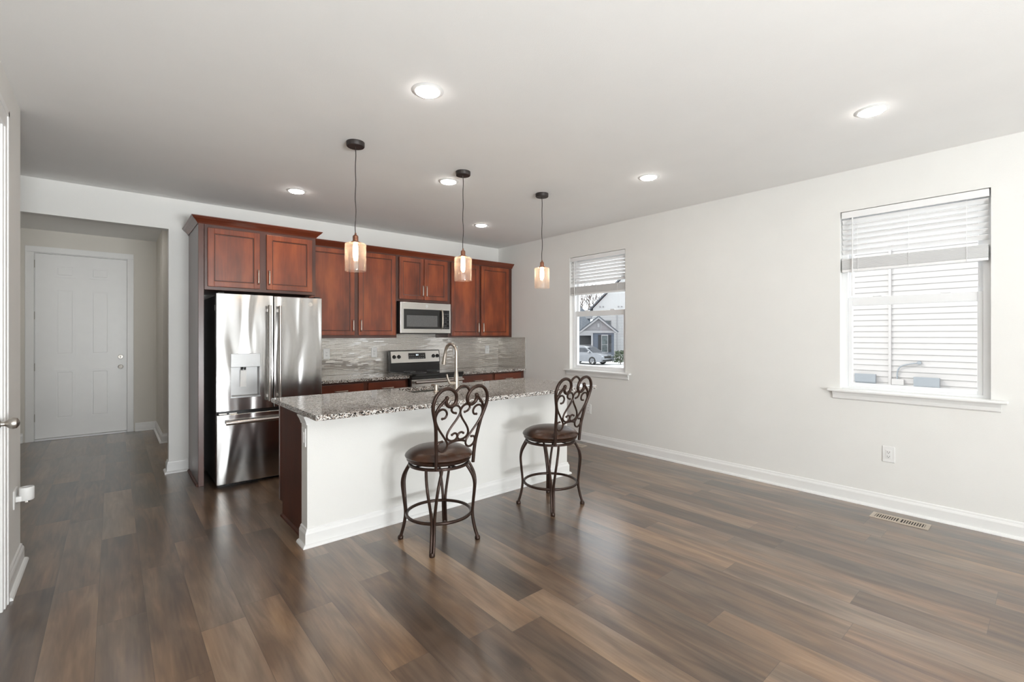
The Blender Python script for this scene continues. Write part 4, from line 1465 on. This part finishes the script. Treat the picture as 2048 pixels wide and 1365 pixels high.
MB().tube([(fx - 0.018, fyy, CT + 0.062), (fx - 0.055, fyy, CT + 0.062), (fx - 0.072, fyy + 0.0, CT + 0.068), (fx - 0.088, fyy, CT + 0.10), (fx - 0.10, fyy, CT + 0.145)], [0.016, 0.0165, 0.012, 0.009, 0.0085], 14).build('lever_handle', 'champagne', fc, True)
sp = thing('soap_dispenser', 'brushed nickel soap dispenser beside the faucet', 'soap dispenser', (2.125, 3.495, CT))
MB().lathe([(0.024, 0.0), (0.024, 0.004), (0.017, 0.010), (0.0165, 0.045), (0.015, 0.05), (0.0155, 0.062), (0.0005, 0.064)], (2.125, 3.495, CT), 'z', 24).build('body', 'champagne', sp, True)
MB().tube([(2.125, 3.495, CT + 0.055), (2.123, 3.53, CT + 0.058), (2.122, 3.56, CT + 0.052)], 0.008, 12).build('nozzle', 'champagne', sp, True)

# ------------------------------------------------------------------ stools
PR = {}


def stool():
    r = thing('bar_stool', 'x', 'bar stool', (0, 0, 0), group='scrolled bronze bar stools')
    kw = dict(local=True)
    # upholstered seat
    prof = [(0.0005, 0.638), (0.06, 0.637), (0.12, 0.632), (0.17, 0.620), (0.205, 0.602), (0.222, 0.586), (0.226, 0.577), (0.222, 0.569), (0.214, 0.565)]
    MB().lathe(prof, (0, 0, 0), 'z', 56).build('seat_cushion', 'leather', r, True, **kw)
    MB().lathe([(0.212, 0.566), (0.217, 0.564), (0.214, 0.549), (0.204, 0.541), (0.0005, 0.541)], (0, 0, 0), 'z', 56).build('seat_apron', 'bronze', r, True, **kw)
    MB().lathe([(0.06, 0.541), (0.06, 0.517)], (0, 0, 0), 'z', 24).box(-0.19, -0.012, 0.519, 0.19, 0.012, 0.524).box(-0.012, -0.19, 0.519, 0.012, 0.19, 0.524).build('swivel_plate', 'bronze', r, True, **kw)
    MB().lathe([(0.186, 0.528), (0.204, 0.528), (0.204, 0.512), (0.186, 0.512), (0.186, 0.528)], (0, 0, 0), 'z', 56, cap=False).build('seat_ring', 'bronze', r, True, **kw)
    ring = [(0.214 * math.cos(t * math.pi / 24), 0.214 * math.sin(t * math.pi / 24), 0.185) for t in range(48)]
    MB().tube(ring, 0.0105, 10, closed=True).build('foot_ring', 'bronze', r, True, **kw)
    RP = [(0.188, 0.520), (0.208, 0.488), (0.232, 0.44), (0.242, 0.39), (0.240, 0.34), (0.234, 0.28), (0.228, 0.22), (0.226, 0.18), (0.231, 0.13), (0.244, 0.07), (0.256, 0.03), (0.26, 0.018)]
    for q in range(4):
        a0 = math.pi / 4 + q * math.pi / 2
        m = MB()
        for s in (-1, 1):
            pts = []
            for (rad, z) in RP:
                k = max(0.0, min(1.0, (z - 0.20) / 0.31))
                sp_ = 0.0085 + 0.042 * k ** 1.25
                pts.append((rad * math.cos(a0) - s * sp_ * math.sin(a0), rad * math.sin(a0) + s * sp_ * math.cos(a0), z))
            m.tube(pts, 0.0098, 10, smooth=3)
        lg = m.build('leg', 'bronze', r, True, **kw)
        c = (0.26 * math.cos(a0), 0.26 * math.sin(a0), 0)
        MB().lathe([(0.0165, 0.0), (0.0185, 0.004), (0.0185, 0.017), (0.013, 0.026), (0.0005, 0.027)], c, 'z', 20).build('foot_cap', 'bronze', lg, True, **kw)
    # back: local plane; u across, v along the leaning plane
    lean = math.radians(11)
    O = Vector((0, -0.180, 0.555))
    V = Vector((0, -math.sin(lean), math.cos(lean)))

    def P(u, v):
        # posts stay upright over the seat height and lean above it
        return O + Vector((u, 0, 0)) + V * v + Vector((0, 0.012 * min(1, v / 0.12), 0))
    post = [(-0.150, -0.03), (-0.153, 0.05), (-0.160, 0.12), (-0.169, 0.19), (-0.183, 0.27), (-0.206, 0.34), (-0.217, 0.385), (-0.213, 0.43), (-0.195, 0.465), (-0.165, 0.49), (-0.128, 0.499), (-0.088, 0.49), (-0.056, 0.464), (-0.044, 0.428), (-0.052, 0.396), (-0.078, 0.379), (-0.106, 0.387), (-0.122, 0.410), (-0.120, 0.436)]
    branch = [(-0.120, 0.438), (-0.138, 0.420), (-0.165, 0.394), (-0.185, 0.366), (-0.197, 0.330)]
    arc_ = [(-0.058, 0.468), (-0.036, 0.494), (0, 0.508), (0.036, 0.494), (0.058, 0.468)]
    scr = [(-0.138, 0.306), (-0.116, 0.310), (-0.106, 0.334), (-0.119, 0.358), (-0.146, 0.368), (-0.173, 0.358), (-0.187, 0.333), (-0.188, 0.308), (-0.180, 0.283), (-0.156, 0.242), (-0.126, 0.204), (-0.096, 0.166), (-0.077, 0.136), (-0.076, 0.112), (-0.091, 0.092), (-0.117, 0.087), (-0.143, 0.103), (-0.152, 0.128), (-0.142, 0.150), (-0.118, 0.154)]
    heart = [(-0.036, 0.332), (-0.058, 0.338), (-0.073, 0.356), (-0.066, 0.376), (-0.040, 0.383), (-0.014, 0.371), (0.0, 0.345), (-0.006, 0.316), (-0.026, 0.285), (-0.056, 0.248), (-0.079, 0.213), (-0.086, 0.183), (-0.073, 0.160), (-0.043, 0.147), (-0.016, 0.150), (-0.001, 0.168), (-0.010, 0.190), (-0.029, 0.196), (-0.046, 0.188)]
    arch = [(-0.074, 0.128), (-0.038, 0.139), (0, 0.142), (0.038, 0.139), (0.074, 0.128)]
    for s in (1, -1):
        MB().tube([P(s * u, v) for u, v in post], 0.0118, 10, smooth=4).sphere(P(s * -0.120, 0.438), 0.0145, seg=14, rings=8).build('back_post', 'bronze', r, True, **kw)
        MB().tube([P(s * u, v) for u, v in branch], [0.006, 0.010, 0.010, 0.009, 0.006], 10, smooth=4).build('back_branch', 'bronze', r, True, **kw)
        MB().tube([P(s * u, v) for u, v in scr], 0.0072, 8, smooth=4).sphere(P(s * scr[0][0], scr[0][1]), 0.0086, seg=10, rings=6).sphere(P(s * scr[-1][0], scr[-1][1]), 0.0086, seg=10, rings=6).build('side_scroll', 'bronze', r, True, **kw)
        MB().tube([P(s * u, v) for u, v in heart], 0.0072, 8, smooth=4).sphere(P(s * heart[0][0], heart[0][1]), 0.0086, seg=10, rings=6).sphere(P(s * heart[-1][0], heart[-1][1]), 0.0086, seg=10, rings=6).build('heart_scroll', 'bronze', r, True, **kw)
    MB().tube([P(u, v) for u, v in arc_], 0.0085, 10, smooth=4).build('top_arc', 'bronze', r, True, **kw)
    MB().tube([P(u, v) for u, v in arch], 0.0075, 8, smooth=4).build('lower_arch', 'bronze', r, True, **kw)
    return r


s0 = stool()
s0.location = (1.676, 2.718, 0)
s0.rotation_euler = (0, 0, math.radians(4))
s0['label'] = 'nearer bronze bar stool with scrolled back and brown leather seat'
dup(s0, (2.714, 2.692, 0), math.radians(4), 'farther bronze bar stool with scrolled back, nearer the narrow window')

# ------------------------------------------------------------------ gate mount on the left wall
gb = thing('gate_bracket', 'small white plastic gate bracket on the left wall corner', 'bracket', (XL, 3.86, 0.43))
MB().box(XL, 3.80, 0.395, XL + 0.007, 3.93, 0.50, bev=0.003).build('wall_plate', 'plastic', gb)
m = MB()
m.box(XL + 0.006, 3.845, 0.425, XL + 0.03, 3.90, 0.455, bev=0.003)
m.lathe([(0.028, 0.425), (0.032, 0.43), (0.032, 0.495), (0.030, 0.50), (0.025, 0.50), (0.024, 0.425), (0.028, 0.425)], (XL + 0.048, 3.872, 0), 'z', 28, cap=False)
m.lathe([(0.024, 0.44), (0.024, 0.445)], (XL + 0.048, 3.872, 0), 'z', 28)
m.build('cup', 'plastic', gb, True)
MB().lathe([(0.011, 0.412), (0.011, 0.44)], (XL + 0.048, 3.872, 0), 'z', 6).build('bolt', 'nickel', gb)

# ------------------------------------------------------------------ outside: neighbour wall with services
GZ = -1.4
struct(MB().box(4.9, -60, GZ - 0.2, 130, 130, GZ).build('ground', 'concrete'), 'pale ground outside', 'ground')
XN = 10.55
nb = thing('siding_house', 'white clapboard house wall filling the large right window', 'house', (XN, 2, GZ))
pr = []
z = GZ
pts = []
LAP = 0.1016
while z < 6.2:
    pts += [(XN - 0.020, z), (XN - 0.004, z + LAP)]
    z += LAP
poly = pts + [(XN + 0.3, z), (XN + 0.3, GZ)]
MB().prism([(p[0], p[1]) for p in poly], 'y', -8.0, 6.6).build('clapboards', 'siding', nb)
MB().box(XN - 0.045, 1.925, GZ, XN - 0.003, 1.965, 6.0, bev=0.004).build('corner_trim', 'siding', nb)
MB().box(XN - 0.05, 6.55, GZ, XN + 0.3, 6.68, 6.2).build('corner_post', 'ext_white', nb)


def ubox(label, y0, y1, z0, z1, dep, ear=False):
    r = thing('utility_box', label, 'utility box', (XN - 0.021, (y0 + y1) / 2, z0), group='grey boxes on the siding outside')
    MB().box(XN - 0.021 - dep, y0, z0, XN - 0.021, y1, z1, bev=0.008).build('case', 'utility', r)
    MB().box(XN - 0.021 - dep - 0.012, y0 - 0.006, z0 + 0.02, XN - 0.021 - dep, y1 + 0.006, z1 + 0.006, bev=0.005).build('lid', 'utility', r)
    return r


ubox('left grey utility box on the siding outside the large window', 2.14, 2.44, 0.50, 0.665, 0.09)
ubox('right blue grey utility box on the siding outside the large window', 1.28, 1.60, 0.485, 0.655, 0.12)
jb = thing('junction_box', 'small white junction box between the two grey boxes outside', 'junction box', (XN - 0.02, 1.84, 0.50))
MB().box(XN - 0.08, 1.745, 0.50, XN - 0.0215, 1.915, 0.60, bev=0.006).build('case', 'siding', jb)
cd = thing('conduit', 'grey bent conduit rising from the junction box outside', 'conduit', (XN - 0.04, 1.83, 0.6))
MB().tube([(XN - 0.045, 1.84, 0.598), (XN - 0.045, 1.838, 0.72), (XN - 0.05, 1.80, 0.815), (XN - 0.055, 1.70, 0.865), (XN - 0.055, 1.56, 0.895)], 0.012, 10, smooth=4).build('pipe', 'utility', cd, True)
MB().lathe([(0.03, -0.01), (0.03, -0.06), (0.0005, -0.065)], (XN - 0.01, 1.545, 0.90), 'x', 20).build('fitting', 'utility', cd, True)

# ------------------------------------------------------------------ outside: street seen through the narrow window


def at_depth(px, py, dep):
    fxx, fyy_ = math.sin(AZ), math.cos(AZ)
    rx, ry = math.cos(AZ), -math.sin(AZ)
    u = (px - 1024) / FPX
    return Vector(((fxx + rx * u) * dep, (fyy_ + ry * u) * dep, CZ + (HYPX - py) / FPX * dep))


# blue cottage: local x to the right as seen, local y away from us
RZ = math.radians(-50.0)
bo = at_depth(1228, 700, 50)
bl = thing('blue_house', 'small blue house with a grey gable and dark shutters across the street', 'house', (bo.x, bo.y, GZ), RZ)
kw = dict(local=True)
zE = 3.22     # eave height above ground
MB().box(-2.25, 0, 0, 0, 6, zE).box(-9, 1.2, 0, -2.25, 6, zE + 0.2).build('wall', 'ext_blue', bl, **kw)
MB().prism([(-3.55, zE), (0.15, zE), (-1.62, zE + 1.35)], 'y', -0.02, 5).build('gable', 'ext_gable', bl, **kw)
m = MB()
m.quadpanel([(0.42, -0.25, zE - 0.16), (-1.62, -0.25, zE + 1.52), (-1.62, 5.2, zE + 1.52), (0.42, 5.2, zE - 0.16)], 0.10)
m.quadpanel([(-3.75, -0.25, zE - 0.12), (-3.75, 5.2, zE - 0.12), (-1.62, 5.2, zE + 1.52), (-1.62, -0.25, zE + 1.52)], 0.10)
m.quadpanel([(-10, 0.6, zE + 0.1), (-1.7, 0.6, zE + 0.1), (-3.4, 3.6, zE + 2.0), (-10, 3.6, zE + 2.0)], 0.12)
m.build('roof', 'shingle', bl, **kw)
m = MB()
m.prism([(0.40, zE - 0.17), (-1.62, zE + 1.50), (-1.62, zE + 1.30), (0.20, zE - 0.20)], 'y', -0.30, -0.24)
m.prism([(-3.73, zE - 0.13), (-3.5, zE - 0.15), (-1.62, zE + 1.30), (-1.62, zE + 1.50)], 'y', -0.30, -0.24)
m.box(-3.7, -0.14, zE - 0.22, 0.1, 0.0, zE + 0.02)
m.box(-2.42, -0.12, 0, -2.22, 0.02, zE - 0.2)
m.box(-3.65, -0.12, zE - 0.5, -2.4, 0.02, zE - 0.2)
m.box(-1.75, -0.08, zE + 0.38, -1.52, -0.02, zE + 0.8)
m.build('white_trim', 'ext_trim', bl, **kw)
MB().box(-3.6, 0.55, 0, -2.25, 0.7, zE - 0.4).build('porch_shade', 'ext_dark', bl, **kw)  # near-black slab paints the shade inside the porch opening
wn_ = MB().box(-1.34, -0.06, 0.9, -0.62, 0.0, zE - 0.40).build('window', 'ext_trim', bl, **kw)
MB().box(-1.27, -0.08, 0.97, -0.69, -0.05, 1.72).box(-1.27, -0.08, 1.78, -0.69, -0.05, zE - 0.52).build('pane', 'ext_glass', wn_, **kw)
for x in (-1.66, -0.60):
    MB().box(x, -0.07, 0.95, x + 0.30, 0.0, zE - 0.45).build('shutter', 'ext_dark', bl, **kw)

# white two storey house behind
wo = at_depth(1186, 617, 60)
wh = thing('white_house', 'large white house with a steep gable rising behind the blue house', 'house', (wo.x, wo.y, GZ), RZ)
zw = 6.2
MB().prism([(0, 0), (14, 0), (14, zw), (7, zw + 7.2), (0, zw)], 'y', 0, 9).build('gable_wall', 'ext_white', wh, **kw)
m = MB()
k = 0.4
while k < 6.0:
    m.box(0.02, -0.03, k, 13.9, 0.0, k + 0.05)
    k += 0.2
m.build('lap_lines', 'ext_trim', wh, **kw)
m = MB()
m.quadpanel([(-0.5, -0.3, zw - 0.35), (-0.5, 9.2, zw - 0.35), (7, 9.2, zw + 7.35), (7, -0.3, zw + 7.35)], 0.18)
m.quadpanel([(14.5, -0.3, zw - 0.35), (7, -0.3, zw + 7.35), (7, 9.2, zw + 7.35), (14.5, 9.2, zw - 0.35)], 0.18)
m.build('roof', 'shingle', wh, **kw)
w1 = MB().box(1.4, -0.08, 2.9, 2.35, 0, 4.7).build('window', 'ext_trim', wh, **kw)
MB().box(1.5, -0.1, 3.0, 2.25, -0.06, 4.6).build('pane', 'ext_glass', w1, **kw)
MB().tube([(3.05, -0.08, 0.3), (3.05, -0.08, 6.0)], 0.05, 8).build('downspout', 'ext_trim', wh, **kw)
for x in (0.9, 1.3, 3.2, 3.6):
    MB().sphere((x, -0.08, zw + 0.2 + 0), 0.10, seg=8, rings=6).build('eave_lamp', 'ext_trim', wh, **kw)

# farther blue house with a hipped roof
fo = at_depth(1186, 618, 72)
fh = thing('hip_roof_house', 'distant blue house corner with a dark hipped roof', 'house', (fo.x, fo.y, GZ), RZ)
MB().box(-9, 0, 0, -0.4, 8, 5.5).build('wall', 'ext_blue', fh, **kw)
m = MB()
bmv = [m.bm.verts.new(p) for p in ((-9.5, -0.5, 5.5), (0.1, -0.5, 5.5), (0.1, 8.5, 5.5), (-9.5, 8.5, 5.5), (-6, 4, 9.0), (-4, 4, 9.0))]
for q in ((0, 1, 5, 4), (1, 2, 5), (2, 3, 4, 5), (3, 0, 4), (3, 2, 1, 0)):
    m.bm.faces.new([bmv[a] for a in q])
m.build('roof', 'shingle', fh, **kw)
MB().box(-9.5, -0.55, 5.3, 0.1, -0.45, 5.6).build('fascia', 'ext_trim', fh, **kw)

# car: x forward, built standing on the ground
co = at_depth(1195.5, 728, 44)
car = thing('car', 'silver sport utility car parked in front of the blue house', 'car', (co.x, co.y, GZ), math.radians(-84))
prof = [(-3.55, 0.45), (-3.65, 0.75), (-3.60, 1.05), (-3.45, 1.55), (-3.2, 1.68), (-1.9, 1.74), (-1.1, 1.70), (-0.72, 1.58), (-0.05, 1.16), (0.02, 1.12), (0.65, 1.04), (1.0, 0.92), (1.08, 0.72), (1.06, 0.42), (0.9, 0.28), (-3.3, 0.28)]
m = MB()
bm = m.bm
rows = []
for yy, ins in ((-0.95, 0.10), (-0.90, 0.0), (0.90, 0.0), (0.95, 0.10)):
    rows.append([bm.verts.new((x * (1 - 0.04 * (abs(yy) > 0.92)) , (yy if z < 1.12 else yy * (1 - 0.22 * (z - 1.12) / 0.62)), z - ins * 0.3 * (z > 1.2))) for x, z in prof])
nn = len(prof)
for a, b in zip(rows, rows[1:]):
    for s in range(nn):
        bm.faces.new((a[s], b[s], b[(s + 1) % nn], a[(s + 1) % nn]))
bm.faces.new(rows[0][::-1])
bm.faces.new(rows[-1])
bmesh.ops.bevel(bm, geom=[e for e in bm.edges if e.calc_face_angle(0) > 0.5], offset=0.05, segments=2, affect='EDGES')
m.build('body', 'car', car, True, **kw)
for s in (-1, 1):
    m = MB()
    y1_, y2_ = s * 0.955, s * 0.80
    m.quadpanel([(-3.2, y1_ - s * 0.015, 1.17), (-0.35, y1_ - s * 0.01, 1.17), (-0.85, y2_ + s * 0.005, 1.55), (-3.1, y2_ + s * 0.01, 1.56)][::s], 0.02)
    m.build('side_window', 'carglass', car, **kw)
    MB().box(-0.42, s * 0.95, 1.10, -0.24, s * 1.12, 1.24, bev=0.03).build('mirror', 'car', car, **kw)
    MB().prism([(0.62, 0.82), (1.055, 0.78), (1.045, 0.86), (0.66, 0.95)], 'y', s * 0.70, s * 0.93).build('headlamp', 'lamp', car, **kw)
MB().quadpanel([(-0.03, -0.80, 1.175), (-0.03, 0.80, 1.175), (-0.68, 0.68, 1.605), (-0.68, -0.68, 1.605)], 0.02).build('windscreen', 'carglass', car, **kw)
MB().box(1.04, -0.55, 0.62, 1.10, 0.55, 0.82, bev=0.02).build('grille', 'tire', car, **kw)
MB().box(1.02, -0.8, 0.34, 1.10, 0.8, 0.48, bev=0.02).build('lower_grille', 'tire', car, **kw)
for x in (0.0, -2.75):
    for s in (-1, 1):
        w_ = MB().lathe([(0.36, -0.12), (0.38, -0.08), (0.38, 0.08), (0.36, 0.12), (0.25, 0.125), (0.25, -0.125), (0.36, -0.12)], (x, s * 0.86, 0.38), 'y', 28, cap=False).build('wheel', 'tire', car, True, **kw)
        m = MB()
        m.lathe([(0.26, -0.10), (0.26, 0.10), (0.22, 0.08), (0.22, -0.08), (0.26, -0.10)], (x, s * 0.86, 0.38), 'y', 24, cap=False)
        for a in range(5):
            t = a * 2 * math.pi / 5 + 0.3
            m.tube([(x, s * 0.955, 0.38), (x + 0.24 * math.cos(t), s * 0.955, 0.38 + 0.24 * math.sin(t))], 0.03, 6)
        m.build('alloy_rim', 'alloy', w_, True, **kw)
m = MB()
for x in (-2.9, -0.9):
    pass
for s in (-1, 1):
    m.tube([(-3.0, s * 0.66, 1.76), (-1.0, s * 0.66, 1.78)], 0.025, 6)
m.build('roof_rails', 'alloy', car, **kw)

# shrub
so = at_depth(1241, 712, 44)
sh = thing('shrub', 'leafy shrub beside the blue house seen through the narrow window', 'shrub', (so.x, so.y, GZ))
m = MB()
rnd = random.Random(3)
for k in range(420):
    a, b = rnd.uniform(0, 2 * math.pi), rnd.uniform(0, 1)
    rr = 0.75 * b ** 0.5
    zz = rnd.uniform(0.2, 1.3)
    c = Vector((rr * math.cos(a) * (1.2 - zz * 0.4), rr * math.sin(a) * (1.2 - zz * 0.4), zz))
    d1 = Vector((rnd.uniform(-1, 1), rnd.uniform(-1, 1), rnd.uniform(-0.3, 1))).normalized() * 0.13
    d2 = d1.cross(Vector((rnd.uniform(-1, 1), rnd.uniform(-1, 1), rnd.uniform(-1, 1)))).normalized() * 0.045
    vs = [m.bm.verts.new(p) for p in (c - d1, c + d2, c + d1, c - d2)]
    m.bm.faces.new(vs)
m.build('foliage', 'leaf', sh, **kw)
MB().tube([(0, 0, 0), (0.02, 0, 0.7)], 0.04, 6).tube([(0, 0, 0.1), (-0.3, 0.1, 0.8)], 0.03, 6).tube([(0, 0, 0.1), (0.3, -0.1, 0.8)], 0.03, 6).build('stems', 'bark', sh, **kw)


# bare trees behind the houses
def bare_tree(base, h, seed, label):
    r = thing('bare_tree', label, 'tree', base, group='bare winter trees')
    rnd = random.Random(seed)
    tm = MB()
    bmk = MB()

    def grow(mb, p, d, ln, rad, lv):
        q = p + d * ln
        mid = p + d * ln * 0.5 + Vector((rnd.uniform(-1, 1), rnd.uniform(-1, 1), 0)) * ln * 0.05
        mb.tube([p, mid, q], [rad, rad * 0.85, rad * 0.7], 5)
        if lv == 0:
            return
        for k in range(3):
            nd = (d + Vector((rnd.uniform(-1, 1), rnd.uniform(-1, 1), rnd.uniform(-0.1, 0.7))) * 0.75).normalized()
            grow(bmk, p + d * ln * rnd.uniform(0.55, 1.0), nd, ln * rnd.uniform(0.6, 0.78), rad * 0.6, lv - 1)
    grow(tm, Vector((0, 0, 0)), Vector((0, 0, 1)), h * 0.35, 0.22, 5)
    tm.build('trunk', 'bark', r, **kw)
    bmk.build('branches', 'bark', r, **kw)
    return r


for k, (px, dep, h, lab) in enumerate(((1166, 96, 18, 'bare tree above the hipped roof, left in the narrow window'), (1196, 80, 14, 'bare tree between the hipped roof and the white gable'))):
    p_ = at_depth(px, 700, dep)
    bare_tree((p_.x, p_.y, GZ), h, 11 + k, lab)
